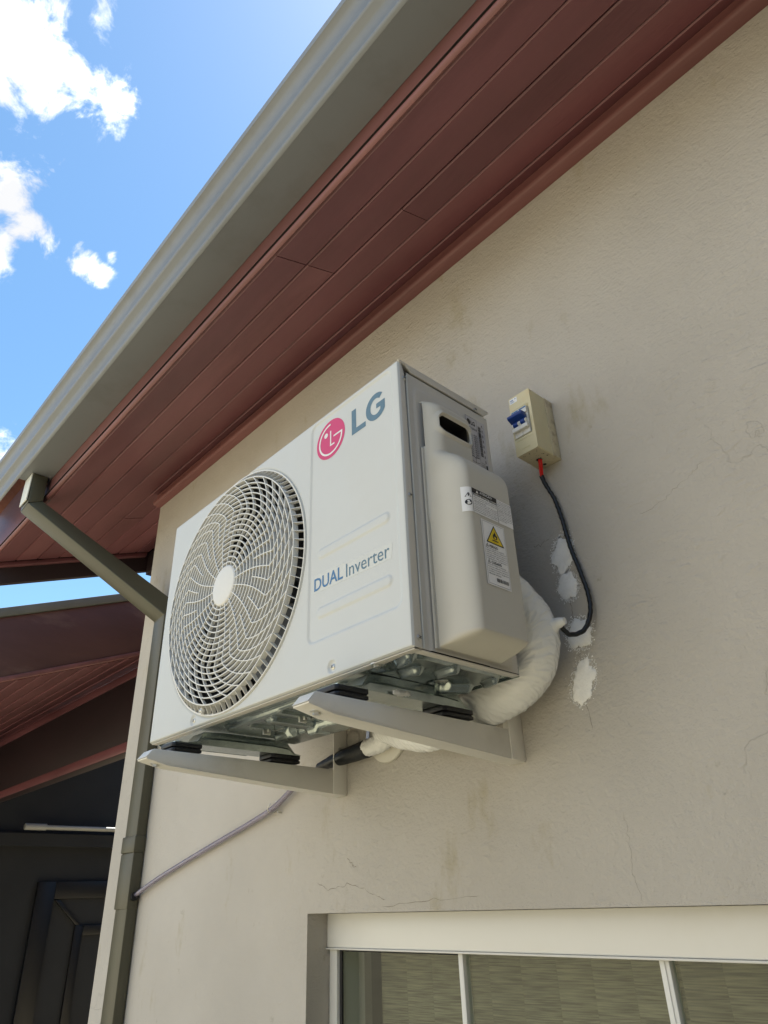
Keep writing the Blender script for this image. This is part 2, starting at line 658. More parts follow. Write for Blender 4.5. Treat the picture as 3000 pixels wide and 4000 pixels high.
# ------------------------------------------------------------------ setting: ground
YW = .985            # outer face of the house wall
XC = -2.35           # its left corner
GZ = -1.5
BLOCKER_X = 1.0
ground_mat = mat('sunlit_paving', (.36, .315, .215), .85, vary=.12, vscale=1.2, bump=.004, bscale=25)
M['ground'] = ground_mat
mb = MB()
mb.grid(8, 8, lambda a, b: (-400 + 800 * a, -400 + 800 * b, GZ))
g = mb.build('ground', 'ground')
g['kind'] = 'structure'

# added unseen boundary wall, out of frame to the right: put in to shade the right-hand side
M['blocker'] = mat('blocker_dark_render', (.17, .155, .135), .85, vary=.1, vscale=3, bump=.002, bscale=40)
mb = MB()
mb.box(BLOCKER_X, BLOCKER_X + .15, -7, YW - .002, GZ - .1, 1.30)
mb.box(BLOCKER_X - .03, BLOCKER_X + .18, -7.03, YW - .002, 1.301, 1.35)
b_ = mb.build('blocker_wall', 'blocker', None, smooth=True, bevel=.004)
tag(b_, 'unseen dark boundary wall running out from the house, right of the window', 'wall')

# ------------------------------------------------------------------ house
house = tag(empty('house'), 'beige rendered house wall under a red wooden eave, with roller-shutter window below the air conditioner', 'house')


def sof(y):
    return 1.427 + .375 * (y - .939)


# wall: front sheet with the window opening, reveals, end face
WX0, WX1, WZ0, WZ1, WD = -1.3295, .35, -1.0, -.0195, .17
xs = [XC, -1.8, WX0, -.6, WX1, 2.0, 6.0]
zs = [GZ - .2, WZ0, WZ1, .6, 1.40]
mb = MB()
for i in range(len(xs) - 1):
    for j in range(len(zs) - 1):
        if xs[i] >= WX0 and xs[i + 1] <= WX1 and zs[j] >= WZ0 and zs[j + 1] <= WZ1:
            continue
        mb.add([(xs[i], YW, zs[j]), (xs[i + 1], YW, zs[j]), (xs[i + 1], YW, zs[j + 1]), (xs[i], YW, zs[j + 1])], [(0, 1, 2, 3)])
mb.add([(WX0, YW, WZ0), (WX0, YW + WD, WZ0), (WX0, YW + WD, WZ1), (WX0, YW, WZ1)], [(0, 1, 2, 3)])
mb.add([(WX1, YW, WZ0), (WX1, YW + WD, WZ0), (WX1, YW + WD, WZ1), (WX1, YW, WZ1)], [(3, 2, 1, 0)])
mb.add([(WX0, YW, WZ1), (WX0, YW + WD, WZ1), (WX1, YW + WD, WZ1), (WX1, YW, WZ1)], [(0, 1, 2, 3)])
mb.add([(WX0, YW, WZ0), (WX0, YW + WD, WZ0), (WX1, YW + WD, WZ0), (WX1, YW, WZ0)], [(3, 2, 1, 0)])
# end wall, slightly uneven arris
N_ = 60
prev = None
pts = []
for k in range(N_ + 1):
    z = GZ - .2 + (1.40 - GZ + .2) * k / N_
    pts.append((XC - .0015 - .003 * noise.noise(Vector((z * 9, 3, 1))), z))
vs, fs = [], []
for (x, z) in pts:
    vs += [(XC + .0, YW, z), (x, YW + .002, z), (XC, 6.0, z)]
for k in range(N_):
    a, b = 3 * k, 3 * k + 3
    fs += [(a, b, b + 1, a + 1), (a + 1, b + 1, b + 2, a + 2)]
mb.add(vs, fs)
bmw = mb.build('wall', 'wall', house, smooth='open')
wall = bmw
# side room shell so that the house is solid and dark inside
mb = MB()
mb.add([(XC + .15, 3.6, GZ), (6, 3.6, GZ), (6, 3.6, 1.4), (XC + .15, 3.6, 1.4)], [(0, 1, 2, 3)])
mb.add([(XC + .15, YW + .1, GZ), (XC + .15, 3.6, GZ), (XC + .15, 3.6, 1.4), (XC + .15, YW + .1, 1.4)], [(0, 1, 2, 3)])
mb.add([(6, YW, GZ), (6, 3.6, GZ), (6, 3.6, 1.4), (6, YW, 1.4)], [(0, 1, 2, 3)])
mb.add([(XC, YW + .17, 1.1), (6, YW + .17, 1.1), (6, 3.6, 1.1), (XC, 3.6, 1.1)], [(0, 1, 2, 3)])
mb.add([(6, YW, GZ), (6, 6, GZ), (6, 6, 3.2), (6, YW, 1.4)], [(0, 1, 2, 3)])
mb.build('interior_shell', 'room', house, smooth='open')


def splat(mb, cx, cz, rx, rz, seed, rot=0, th=.0012):
    """lump of filler with a ragged edge and speckles around it"""
    rnd = random.Random(seed)
    n = 110
    for ring in range(1):
        outer = []
        for k in range(n):
            a = 2 * math.pi * k / n
            q = 1 + .30 * noise.noise(Vector((math.cos(a) * 1.6 + seed, math.sin(a) * 1.6, 0))) + .10 * noise.noise(Vector((math.cos(a) * 5, math.sin(a) * 5 + seed, 3))) + .03 * rnd.uniform(-1, 1)
            x, z = math.cos(a) * rx * q, math.sin(a) * rz * q
            outer.append((cx + x * math.cos(rot) - z * math.sin(rot), cz + x * math.sin(rot) + z * math.cos(rot)))
        rings = []
        for q, h in ((1, 0.0003), (.93, .8), (.6, 1.0), (.3, 1.1)):
            rings.append([(cx + (x - cx) * q, YW - th * h - .0004 - (.0007 * noise.noise(Vector((x * 60 * q, z * 60 * q, seed))) if q < 1 else 0), cz + (z - cz) * q) for x, z in outer])
        mb.loft(rings, 0, True)
    for k in range(330):
        a = rnd.uniform(0, 6.283)
        q = .95 + abs(rnd.gauss(0, .17))
        x, z = math.cos(a) * rx * q, math.sin(a) * rz * q
        x, z = cx + x * math.cos(rot) - z * math.sin(rot), cz + x * math.sin(rot) + z * math.cos(rot)
        s_ = rnd.uniform(.0004, .0015)
        poly = [(x + s_ * math.cos(t) * rnd.uniform(.6, 1.3), z + s_ * math.sin(t) * rnd.uniform(.6, 1.3)) for t in (0, 1.2, 2.5, 3.7, 5)]
        mb.add([(x_, YW - .0006, z_) for x_, z_ in poly], [(0, 1, 2, 3, 4)])


for k, (cx, cz, rx, rz, rot) in enumerate(((-.600, .521, .0205, .033, -.25), (-.601, .4585, .0195, .0235, 0), (-.596, .372, .023, .025, -.5), (-.603, .296, .0205, .034, -.45))):
    mb = MB()
    splat(mb, cx, cz, rx, rz, 11 + k * 7, rot)
    mb.build('filler_patch', 'patch', wall, smooth=True, angle=60)
# a scuffed plaster repair beside the wall flange
mb = MB()
splat(mb, -1.178, .300, .02, .018, 77, 0, .0009)
o = mb.build('plaster_scuff', 'wall', wall, smooth=True, angle=60)


def crack(mb, pts, w, seed):
    rnd = random.Random(seed)
    P = []
    for i in range(len(pts) - 1):
        for k in range(8):
            t = k / 8
            P.append((pts[i][0] * (1 - t) + pts[i + 1][0] * t + rnd.gauss(0, .0016), pts[i][1] * (1 - t) + pts[i + 1][1] * t + rnd.gauss(0, .0016)))
    P.append(pts[-1])
    vs = []
    for i, (x, z) in enumerate(P):
        a, b = P[max(i - 1, 0)], P[min(i + 1, len(P) - 1)]
        dx, dz = b[0] - a[0], b[1] - a[1]
        l = math.hypot(dx, dz) or 1
        ww = w * rnd.uniform(.2, 1) * (1 if 0 < i < len(P) - 1 else .05)
        vs += [(x - dz / l * ww, YW - .0003, z + dx / l * ww), (x + dz / l * ww, YW - .0003, z - dx / l * ww)]
    mb.add(vs, [(2 * i, 2 * i + 1, 2 * i + 3, 2 * i + 2) for i in range(len(P) - 1)])


for pts_, w_, sd_ in (
        ([(-.602, .49), (-.6025, .43), (-.6014, .398), (-.6023, .35), (-.602, .318), (-.6013, .273), (-.6028, .218)], .0008, 1),
        ([(-.66, .556), (-.640, .5555), (-.622, .5575)], .0006, 2),
        ([(-1.30, .035), (-1.26, .022), (-1.20, .030), (-1.14, .018), (-1.09, .0)], .0006, 3),
        ([(-1.20, .075), (-1.185, .062), (-1.17, .058)], .0008, 4),
        ([(-1.1, -.008), (-.98, -.004), (-.86, .001)], .0005, 5),
        ([(-.575, .10), (-.573, .06), (-.578, .02), (-.568, -.015)], .00025, 7),
        ([(-.45, .53), (-.40, .54), (-.36, .56), (-.33, .575)], .0003, 8)):
    mb = MB()
    crack(mb, pts_, w_, sd_)
    mb.build('crack', 'crack', wall, smooth='open')

# window -------------------------------------------------------------
win = empty('window')
win.parent = house
mb = MB()
mb.box(WX0 + .001, WX1 - .001, YW + .05, YW + .155, -.081, WZ1 - .0015)
mb.box(WX0 + .001, WX1 - .001, YW + .046, YW + .060, -.0845, -.0812)
mb.build('shutter_box', 'frame', win, smooth=True, bevel=.0018)
mb = MB()
mb.box(WX0 + .0015, -1.304, YW + .056, YW + .13, WZ0 + .03, -.0822)
mb.box(WX1 - .045, WX1 - .0015, YW + .056, YW + .13, WZ0 + .03, -.0822)
mb.box(WX0 + .0015, WX1 - .0015, YW + .054, YW + .135, WZ0 + .001, WZ0 + .03)
mb.build('frame', 'frame', win, smooth=True, bevel=.0015)
for x0, x1, dd in ((-.975, -.9645, .078), (-.598, -.583, .076), (-.22, -.209, .078)):
    mb = MB()
    mb.box(x0, x1, YW + .060, YW + dd, WZ0 + .0305, -.0824)
    if dd < .077:
        mb.box(x0 + .006, x0 + .009, YW + .0585, YW + .0605, WZ0 + .0305, -.0824)
    mb.build('mullion', 'frame', win, smooth=True, bevel=.0010)
for x0, x1 in ((-1.3035, -.9755), (-.964, -.5985), (-.5825, -.2205), (-.2085, .304)):
    mb = MB()
    mb.box(x0, x1, YW + .068, YW + .072, WZ0 + .031, -.083)
    mb.build('glass_pane', 'glass', win)
mb = MB()
mb.box(-1.3035, -1.297, YW + .063, YW + .0675, WZ0 + .031, -.083)
mb.box(-1.2965, -.976, YW + .063, YW + .0675, -.0880, -.0831)
mb.build('seal', 'gap', win)

# blind inside: overlapping vertical strips of woven cloth
mb = MB()
bx = [-1.275, -1.200, -1.129, -1.057, -.985, -.913, -.838, -.769, -.697, -.617, -.553, -.48, -.405, -.33, -.255, -.18, -.105, -.03, .045, .12, .195, .27, .345]
y0 = YW + .150
sec = []
for i in range(len(bx) - 1):
    for k in range(6):
        t = k / 5
        sec.append((bx[i] + (bx[i + 1] - bx[i] - .002) * t, y0 + .016 * t - .003 * math.sin(math.pi * t)))
prof = sec + [(x, y + .0012) for x, y in reversed(sec)]
mb.loft([[(x, y, WZ0 + .04) for x, y in prof], [(x, y, -.075) for x, y in prof]])
bl = mb.build('vertical_blind', 'blind', None, smooth=True, angle=14)
tag(bl, 'brown woven vertical blind hanging behind the window glass', 'blind')

# soffit planks ------------------------------------------------------
XE, XR_ = -3.084, 6.0
YF = .580
rnd = random.Random(3)
gy = [.589, .678, .762, .848, .939, 1.024, 1.108, 1.192, 1.262]
mb = MB()
tilt = math.atan(.375)
for i in range(len(gy) - 1):
    y0, y1 = gy[i] + .0011, gy[i + 1] - .0011
    x = XE + .02
    lim = XR_ if y0 < .96 else XC
    first = {0: -.963, 1: -.963, 2: -.72, 3: .9, 4: -2.6}.get(i, None)
    while x < lim - .01:
        L_ = (first - x) if first and x < first - .3 else rnd.uniform(2.2, 3.2)
        xe_ = min(x + L_, lim)
        off = rnd.uniform(-.001, .001)
        e = .0035
        sec = [(y0, sof(y0) + e), (y0 + e, sof(y0 + e)), (y1 - e, sof(y1 - e)), (y1, sof(y1) + e), (y1, sof(y1) + .014), (y0, sof(y0) + .014)]
        mb.prism([(a, b + off) for a, b in sec], x + .0008, xe_ - .0008, rnd.choice((0, 0, 1, 2)), 'x')
        x = xe_
mb.build('soffit', ['red_wood', 'red_wood2', 'red_wood3'], house, smooth=True, angle=25)
mb = MB()
mb.add([(XE + .02, .57, sof(.57) + .016), (XR_, .57, sof(.57) + .016), (XR_, 1.4, sof(1.4) + .016), (XE + .02, 1.4, sof(1.4) + .016)], [(0, 1, 2, 3)])
mb.build('roof_lining', 'gap', house, smooth='open')
# moulding along the wall
mb = MB()
mb.loft([[(x, .9655, 1.434), (x, .9655, 1.4065), (x, .957, 1.405), (x, .9525, 1.399), (x, .9535, 1.390), (x, .959, 1.3845), (x, .9845, 1.3835), (x, .9845, 1.434)] for x in [XC - .0 + .0] + [XR_]])
mb.build('wall_moulding', 'red_wood_b', house, smooth=True, angle=50)
# fascia board with rounded lower edge
mb = MB()
sec = [(.579, 1.60), (.579, 1.312), (.5755, 1.307), (.574, 1.301), (.577, 1.295), (.583, 1.2925), (.5885, 1.296), (.5885, 1.309), (.602, 1.3115), (.602, 1.60)]
mb.prism(sec, XE - .02, XR_, 0, 'x')
mb.build('fascia_board', 'red_wood_b', house, smooth=True, angle=50)
# rake board closing the left end of the eave
mb = MB()
ys = [.590, 1.30]
for x0, x1, lo, hi in ((XE - .03, XE, -.098, .14),):
    mb.loft([[(x0, y, sof(y) + lo), (x1, y, sof(y) + lo), (x1, y, sof(y) + hi), (x0, y, sof(y) + hi)] for y in (.6025, 1.55)])
mb.build('rake_board', 'dark_wood', house, smooth=True, bevel=.002)
mb = MB()
mb.loft([[(XE + .0005, y, sof(y) - .024), (XE + .018, y, sof(y) - .020), (XE + .018, y, sof(y) - .002), (XE + .0005, y, sof(y) - .002)] for y in (.6025, 1.25)])
mb.build('rake_moulding', 'red_wood', house, smooth=True, bevel=.002)
mb = MB()
mb.box(XE + .001, XC - .001, 1.263, 1.36, sof(1.263) - .12, sof(1.263) - .002)
mb.box(XC - .45, XC - .001, 1.225, 1.262, sof(1.24) - .034, sof(1.225) - .004)
mb.build('eave_beam', 'dark_wood', house, smooth=True, bevel=.003)
mb = MB()
mb.tube([(XC - .26, 1.235, 1.44), (XC - .2, 1.22, 1.425), (XC - .13, 1.215, 1.427), (XC - .07, 1.215, 1.432), (XC - .01, 1.215, 1.434)], [.004, .02, .018, .008, .006], 10, sub=4)
mb.build('beam_end', 'red_wood_b', house, smooth=True)
# roof slab
mb = MB()
mb.loft([[(x, .602, sof(.602) + .03), (x, 3.0, sof(3.0) + .03), (x, 3.0, sof(3.0) + .16), (x, .50, 1.575), (x, .602, 1.53)] for x in (XE - .05, XR_)])
mb.build('roof', 'tiles', house)
mb = MB()
mb.loft([[(x, 3.0, sof(3.0) + .03), (x, 6.2, sof(3.0) - 1.3), (x, 6.2, sof(3.0) - 1.2), (x, 3.0, sof(3.0) + .16)] for x in (XE - .05, XR_)])
mb.build('roof_back_slope', 'tiles', house)

# gutter ------------------------------------------------------------
XG = -2.45
mb = MB()


def sheet(pts, x0, x1, th=.0015, n=1):
    o_ = []
    for i, (y, z) in enumerate(pts):
        a, b = pts[max(i - 1, 0)], pts[min(i + 1, len(pts) - 1)]
        d = Vector((b[0] - a[0], b[1] - a[1])).normalized()
        o_.append((y - d.y * th, z + d.x * th))
    poly = pts + o_[::-1]
    xs_ = [x0 + (x1 - x0) * k / n for k in range(n + 1)]
    mb.loft([[(x, y + .0012 * noise.noise(Vector((x * 3, z * 6, 0))), z) for y, z in poly] for x in xs_])


front = [(.474, 1.5655), (.459, 1.567), (.4545, 1.5625), (.456, 1.546), (.466, 1.540), (.4705, 1.530), (.4705, 1.470), (.4665, 1.465), (.4655, 1.459), (.4695, 1.454),
         (.4805, 1.449), (.483, 1.443), (.483, 1.392), (.4795, 1.388), (.4785, 1.381), (.482, 1.3765), (.487, 1.3745)]
sheet(front, XE - .06, XR_, n=24)
sheet([(.4872, 1.3746), (.578, 1.3745)], XG, XR_, n=16)
mb.box(XG, XG + .0015, .487, .578, 1.376, 1.50)
mb.box(XG + .002, XR_, .520, .57, 1.50, 1.502)
mb.build('gutter', 'gutter', house, smooth=True, angle=50)

# downpipe ----------------------------------------------------------
mb = MB()
S = [[(-2.45, .515, 1.3735), (-2.375, .515, 1.3735), (-2.375, .566, 1.3735), (-2.45, .566, 1.3735)],
     [(-2.45, .518, 1.246), (-2.375, .518, 1.252), (-2.375, .566, 1.275), (-2.45, .566, 1.270)]]
D = [[(-2.45, .518, 1.2452), (-2.375, .518, 1.2512), (-2.375, .566, 1.2742), (-2.45, .566, 1.2692)],
     [(-2.2, .955, .857), (-2.118, .952, .860), (-2.118, .983, .915), (-2.2, .983, .910)],
     [(-2.2, .955, .845), (-2.118, .952, .845), (-2.118, .983, .845), (-2.2, .983, .845)],
     [(-2.2, .955, -1.45), (-2.118, .952, -1.45), (-2.118, .983, -1.45), (-2.2, .983, -1.45)]]
mb.loft(S)
mb.loft(D)
mb.box(-2.203, -2.115, .949, .983, .142, .186)
mb.box(-2.2015, -2.1165, .9505, .983, .0, .1415)
mb.box(-2.2025, -2.1155, .9495, .983, -.315, -.262)
dp = mb.build('downpipe', 'pipe', house, smooth=True, bevel=.0035)
mb = MB()
mb.box(-2.4485, -2.3765, .5105, .5145, 1.262, 1.372)
o = mb.build('outlet_front', 'pipe_white', dp, smooth=True, bevel=.001)  # pale slab covering only the front face of the stub
mb = MB()
mb.tube([(-2.1165, .967, .030), (-2.108, .967, .032)], .0105, 16)
mb.build('drain_socket', 'rubber', dp, smooth=True)

# ------------------------------------------------------------------ covered porch on the left
porch = tag(empty('porch'), 'lower red wooden porch roof with sloping bargeboard over a dark wall, at the left', 'porch')
X2 = -3.6
k2 = X2 / -3.4


def s2(y, z0):   # line rising with slope .385, given height at y = .8
    return z0 + .385 * (y - .8)


def rk(x0, x1, lo, hi, y0, y1, name, m_, bev=.003):
    mb_ = MB()
    mb_.loft([[(x0, y, s2(y, lo)), (x1, y, s2(y, lo)), (x1, y, s2(y, hi)), (x0, y, s2(y, hi))] for y in (y0, y1)])
    return mb_.build(name, m_, porch, smooth=True, bevel=bev)


zt, zf, zb_, zm = s2(.8, 1.2278 * k2 + .385 * (.8 - .7366 * k2)), 1.1868 * k2 + .385 * (.8 - .7455 * k2), .9192 * k2 + .385 * (.8 - .8042 * k2), .8967 * k2 + .385 * (.8 - .8091 * k2)
rk(X2 - .04, X2, zb_, zf - .001, .2, 3.4, 'bargeboard', 'rake_wood')
rk(X2 - .10, X2 + .012, zf, zt, .15, 3.45, 'flashing', 'flashing')
rk(X2 - .018, X2 + .010, zm, zb_ - .001, .2, 3.4, 'moulding', 'red_wood_b', .005)
mb = MB()
yy = .2
rnd = random.Random(9)
while yy < 3.4:
    w_ = .105
    a, b = yy + .002, yy + w_ - .002
    ra = rnd.uniform(-.0015, .0015)
    mb.prism([(a, s2(a, zm) + .006 + ra), (a + .004, s2(a, zm) + .002 + ra), (b - .004, s2(b, zm) + .002 + ra), (b, s2(b, zm) + .006 + ra), (b, s2(b, zm) + .02), (a, s2(a, zm) + .02)], -12, X2 - .0405, 0, 'x')
    yy += w_
mb.build('soffit', 'red_wood', porch, smooth=True, angle=25)
mb = MB()
mb.loft([[(x, .1, s2(.1, zm) + .03), (x, 3.6, s2(3.6, zm) + .03), (x, 3.6, s2(3.6, zt)), (x, .1, s2(.1, zt))] for x in (-12, X2 - .105)])
mb.build('roof', 'tiles', porch)
yb = 1.601 * k2
mb = MB()
mb.box(-12, X2 - .0, yb, yb + .08, .7401 * k2, s2(yb, zm) + .001)
mb.build('beam', 'dark_wood', porch, smooth=True, bevel=.006)
mb = MB()
mb.box(-12, X2 + .0, yb - .012, yb - .0005, .7401 * k2, .7401 * k2 + .055)
mb.box(-12, X2 + .0, yb - .016, yb - .0005, s2(yb, zm) - .055, s2(yb - .016, zm) + .001)
mb.build('beam_moulding', 'red_wood', porch, smooth=True, bevel=.005)
# inner wall, ledge and door frame; porch shade painted into their colour
XD = -8.0
kd = 8 / 7
mb = MB()
mb.box(XD - .2, XD, -1.0, 6.2, GZ - .1, .499 * kd)
mb.box(XD - .2, XD + .0, -1.0, 6.2, .4995 * kd, 1.6)
mb.box(XD - .2, 8, 6.2, 6.4, GZ - .1, 2.4)
mb.box(XD + .001, XD + .10, -1.0, 6.2, .5005 * kd, .60 * kd)
mb.build('wall', 'porch_shade', porch)
mb = MB()
y0, y1, zt_ = 2.318 * kd, 3.55 * kd, .23 * kd
for a, b, c, d in ((y0, y0 + .17, -1.45, zt_), (y1 - .17, y1, -1.45, zt_), (y0 + .171, y1 - .171, zt_ - .15, zt_)):
    mb.box(XD + .001, XD + .05, a, b, c, d)
fr_ = mb.build('door_frame', 'porch_shade_frame', porch, smooth=True, bevel=.004)
mb = MB()
mb.box(XD + .001, XD + .02, y0 + .172, y1 - .172, -1.45, zt_ - .151)
mb.build('door_panel', 'porch_shade', fr_)
mb = MB()
mb.loft([[(XD + .022, y0 + .18 + a, zt_ - .16 - b), (XD + .05, y0 + .18 + a, zt_ - .16 - b), (XD + .05, y0 + .23 + a, zt_ - .16 - b), (XD + .022, y0 + .23 + a, zt_ - .16 - b)] for a, b in ((0, 0), (.24, .22))])
mb.box(XD + .022, XD + .05, y0 + .42, y0 + .50, -1.45, zt_ - .385)
mb.box(XD + .022, XD + .05, y0 + .501, y1 - .18, zt_ - .47, zt_ - .385)
mb.build('door_rail', 'porch_shade_frame', fr_, smooth=True, bevel=.003)
tube = empty('tube_light')
tag(tube, 'unlit pale tube light fixed to the dark porch wall', 'light')
mb = MB()
ly, lz = 2.085 * kd, .647 * kd
mb.tube([(XD + .15, ly, lz), (XD + .15, ly + .004, lz), (XD + .15, ly + .205, lz)], [.022, .030, .030], 18)
mb.build('end_cap', 'lamp', tube, smooth=True, angle=50)
mb = MB()
mb.tube([(XD + .15, ly + .206, lz), (XD + .15, ly + 1.35, lz)], .019, 16)
mb.build('glass_tube', 'lamp', tube, smooth=True)
mb = MB()
mb.box(XD + .101, XD + .122, ly + .1, ly + 1.4, lz - .02, lz + .02)
mb.build('batten', 'lamp', tube, smooth=True, bevel=.003)

# ------------------------------------------------------------------ air conditioner
AX, AY, AZ = -1.402, .633, .2925
W, H, DP = .770, .494, .228
XR = AX + W
ac = tag(empty('air_conditioner'), 'white outdoor air conditioner unit on brackets with round fan grille and pink logo', 'air conditioner')
CU, CV, CR = .2795, .2485, .2425     # grille centre and radius on the front


def fp(u, v, d=0.0):                  # point on the front panel, d mm outwards
    return (AX + u, AY - d, AZ + v)


def sp(y, z, d=0.0):                  # point on the right side
    return (XR + d, AY + y, AZ + z)


def front_h(u, v):
    h = -.0024 * sstep(.0024, -.0024, rrect(u, v, .5345, .7525, .0635, .4850, .014))
    for (a, b, c) in ((.5575, .7325, .2130), (.5565, .7330, .1090)):
        h += .0021 * sstep(.0022, -.0022, rrect(u, v, a, b, c - .0080, c + .0080, .0080))
    for (a, b) in ((.5965, .0143), (.1775, .0132)):
        r_ = math.hypot(u - a, v - b)
        h -= .003 * sstep(.0105, .007, r_)
    r_ = math.hypot(u - CU, v - CV)
    h -= .003 * sstep(.2475, .2435, r_)
    # folded edges
    e = min(u, W - u, v, H - v)
    if e < .004:
        h -= .004 * (1 - math.sqrt(max(0, 1 - (1 - e / .004) ** 2)))
    return h


mb = MB()
NU, NV = 410, 264
mb.grid(NU, NV, lambda a, b: fp(a * W, b * H, front_h(a * W, b * H)), skip=lambda a, b: math.hypot(a * W - CU, b * H - CV) < CR - .004)
# returns of the sheet round the edges
mb.add([fp(0, 0, -.004), fp(W, 0, -.004), (XR, AY + .012, AZ), (AX, AY + .012, AZ)], [(0, 1, 2, 3)])
mb.add([(AX, AY + .004, AZ), (AX, AY + .02, AZ), (AX, AY + .02, AZ + H), (AX, AY + .004, AZ + H)], [(0, 1, 2, 3)])
cas = mb.build('front_panel', 'unit', ac, smooth='open', angle=35)
mb = MB()
mb.add([(AX, AY + .02, AZ), (AX, AY + DP, AZ), (AX, AY + DP, AZ + H), (AX, AY + .02, AZ + H)], [(0, 1, 2, 3)])
mb.box(AX + .01, AX + W - .2, AY + DP - .002, AY + DP, AZ, AZ + H - .005)
mb.build('rear_panel', 'unit_side', ac)
# front panel's wrap round the right corner
mb = MB()
mb.loft([[(XR - .003, AY + .004, z), (XR, AY + .004, z), (XR + .0004, AY + .0145 + w_, z), (XR - .001, AY + .0165 + w_, z), (XR - .004, AY + .0165 + w_, z)] for z, w_ in ((AZ + .0, .003), (AZ + .470, -.001), (AZ + .4905, -.007))])
mb.build('corner_flange', 'unit_side', ac, smooth=True, bevel=.0006)
# pale edge of the strip where the sheet metal shows bright
mb = MB()
mb.loft([[(XR - .003, AY + .0172 + w_, z), (XR + .0012, AY + .0172 + w_, z), (XR + .0012, AY + .0190 + w_, z), (XR - .003, AY + .0190 + w_, z)] for z, w_ in ((AZ + .001, .003), (AZ + .470, .001))])
mb.build('seam_lip', 'unit', ac)


def side_h(y, z):
    h = .0018 * sstep(.0015, -.0015, rrect(y, z, .0345, .157, -.1, .4545, .012))
    e = .2275 - y
    if e < .004:
        h -= .004 * (1 - math.sqrt(max(0, 1 - (1 - max(e, 0) / .004) ** 2)))
    return h - .0012


mb = MB()
mb.grid(104, 120, lambda a, b: sp(.0195 + a * (.2275 - .0195), b * .4775, side_h(.0195 + a * (.2275 - .0195), b * .4775)))
mb.add([sp(.2275, 0, -.005), sp(.2275, 0, -.12), sp(.2275, .4775, -.12), sp(.2275, .4775, -.005)], [(0, 1, 2, 3)])
mb.build('side_panel', 'unit_side', ac, smooth='open', angle=40)
mb = MB()
mb.box(XR - .03, XR - .0045, AY + .004, AY + .2265, AZ + .001, AZ + .479)
mb.build('inner_frame', 'gap', ac)
# lid with its rim
mb = MB()
mb.box(AX - .001, XR + .0, AY + .0042, AY + DP + .001, AZ + H - .0035, AZ + H)
rim = [(.0185, .4915), (.0205, .4870), (.0300, .4805), (.205, .4800), (.212, .4775), (.2285, .4895), (.2285, .4945), (.0, .4945), (.004, .4915)]
mb.prism([(AY + a, AZ + b) for a, b in rim], XR - .002, XR + .0016, 0, 'x')
mb.box(AX - .0015, AX + .0, AY + .004, AY + DP, AZ + .4805, AZ + H - .0036)
mb.build('lid', 'unit_side', ac, smooth=True, bevel=.0006)

# screws
for (p, n) in ((sp(.0125, .4608, .0004), (1, 0, 0)), (sp(.0115, .2354, .0004), (1, 0, 0)), (sp(.0125, .0139, .0004), (1, 0, 0)), (sp(.1916, .4818, .0016), (1, 0, 0)),
               (fp(.5965, .0143, -.003), (0, -1, 0)), (fp(.1775, .0132, -.003), (0, -1, 0))):
    mb = MB()
    mb.disc(p, n, .0044, .0010, 18, 0, .0014)
    P_, n_ = Vector(p) + Vector(n) * .0021, Vector(n)
    u_ = Vector((0, 0, 1)).cross(n_).normalized()
    for ang in (.5, .5 + math.pi / 2):
        a_ = u_ * math.cos(ang) + Vector((0, 0, 1)) * math.sin(ang)
        b_ = n_.cross(a_)
        q = [P_ + a_ * .0026 + b_ * .0005, P_ - a_ * .0026 + b_ * .0005, P_ - a_ * .0026 - b_ * .0005, P_ + a_ * .0026 - b_ * .0005]
        mb.loft([q, [x + n_ * .0004 for x in q]], 1)
    mb.build('screw', ['steel', 'gap'], ac, smooth=True, angle=35)

# fan shroud, fan and coil behind the grille
GC = Vector(fp(CU, CV))


def gp(r, th, d):                     # polar point on the grille, d outwards
    return (GC.x + r * math.cos(th), GC.y - d, GC.z + r * math.sin(th))


mb = MB()
mb.loft([[gp(.2405, 2 * math.pi * k / 96, -.002) for k in range(96)], [gp(.238, 2 * math.pi * k / 96, -.030) for k in range(96)], [gp(.218, 2 * math.pi * k / 96, -.11) for k in range(96)]], 0, False)
mb.build('shroud', 'dark', ac, smooth='open', angle=60)
mb = MB()
mb.box(AX + .02, AX + .52, AY + .175, AY + .2, AZ + .01, AZ + .48)
mb.build('coil', 'coil', ac)
fan = MB()
fan.loft([[gp(r, 2 * math.pi * k / 40, -d) for k in range(40)] for r, d in ((.048, .14), (.050, .05), (.046, .042), (.02, .040))])
for b_ in range(3):
    vs = []
    na, nr = 14, 10
    for j in range(nr + 1):
        r = .045 + (.208 - .045) * j / nr
        for i in range(na + 1):
            t = i / na
            a = b_ * 2 * math.pi / 3 + .35 + t * (1.25 - .1 * j / nr) + .45 * (j / nr)
            vs.append(gp(r, a, -(.045 + .055 * t + .01 * math.sin(t * 3.1))))
    fs = [(j * (na + 1) + i, j * (na + 1) + i + 1, (j + 1) * (na + 1) + i + 1, (j + 1) * (na + 1) + i) for j in range(nr) for i in range(na)]
    fan.add(vs, fs)
fan.build('fan', 'fan', ac, smooth='open')

grl = empty('fan_grille')
grl.parent = ac
HB = .0385          # hub radius
RI = .2245          # radius of the inner cage


def dome(r):
    return .0125 + .0035 * (1 - (r / RI) ** 2)


def band(mb_, r, d0, depth, th, seg=120, a0=0, a1=2 * math.pi):
    rings = []
    for k in range(seg + 1):
        a = a0 + (a1 - a0) * k / seg
        rings.append([gp(r - th / 2, a, d0), gp(r + th / 2, a, d0), gp(r + th / 2, a, d0 - depth), gp(r - th / 2, a, d0 - depth)])
    mb_.loft(rings, 0, False)


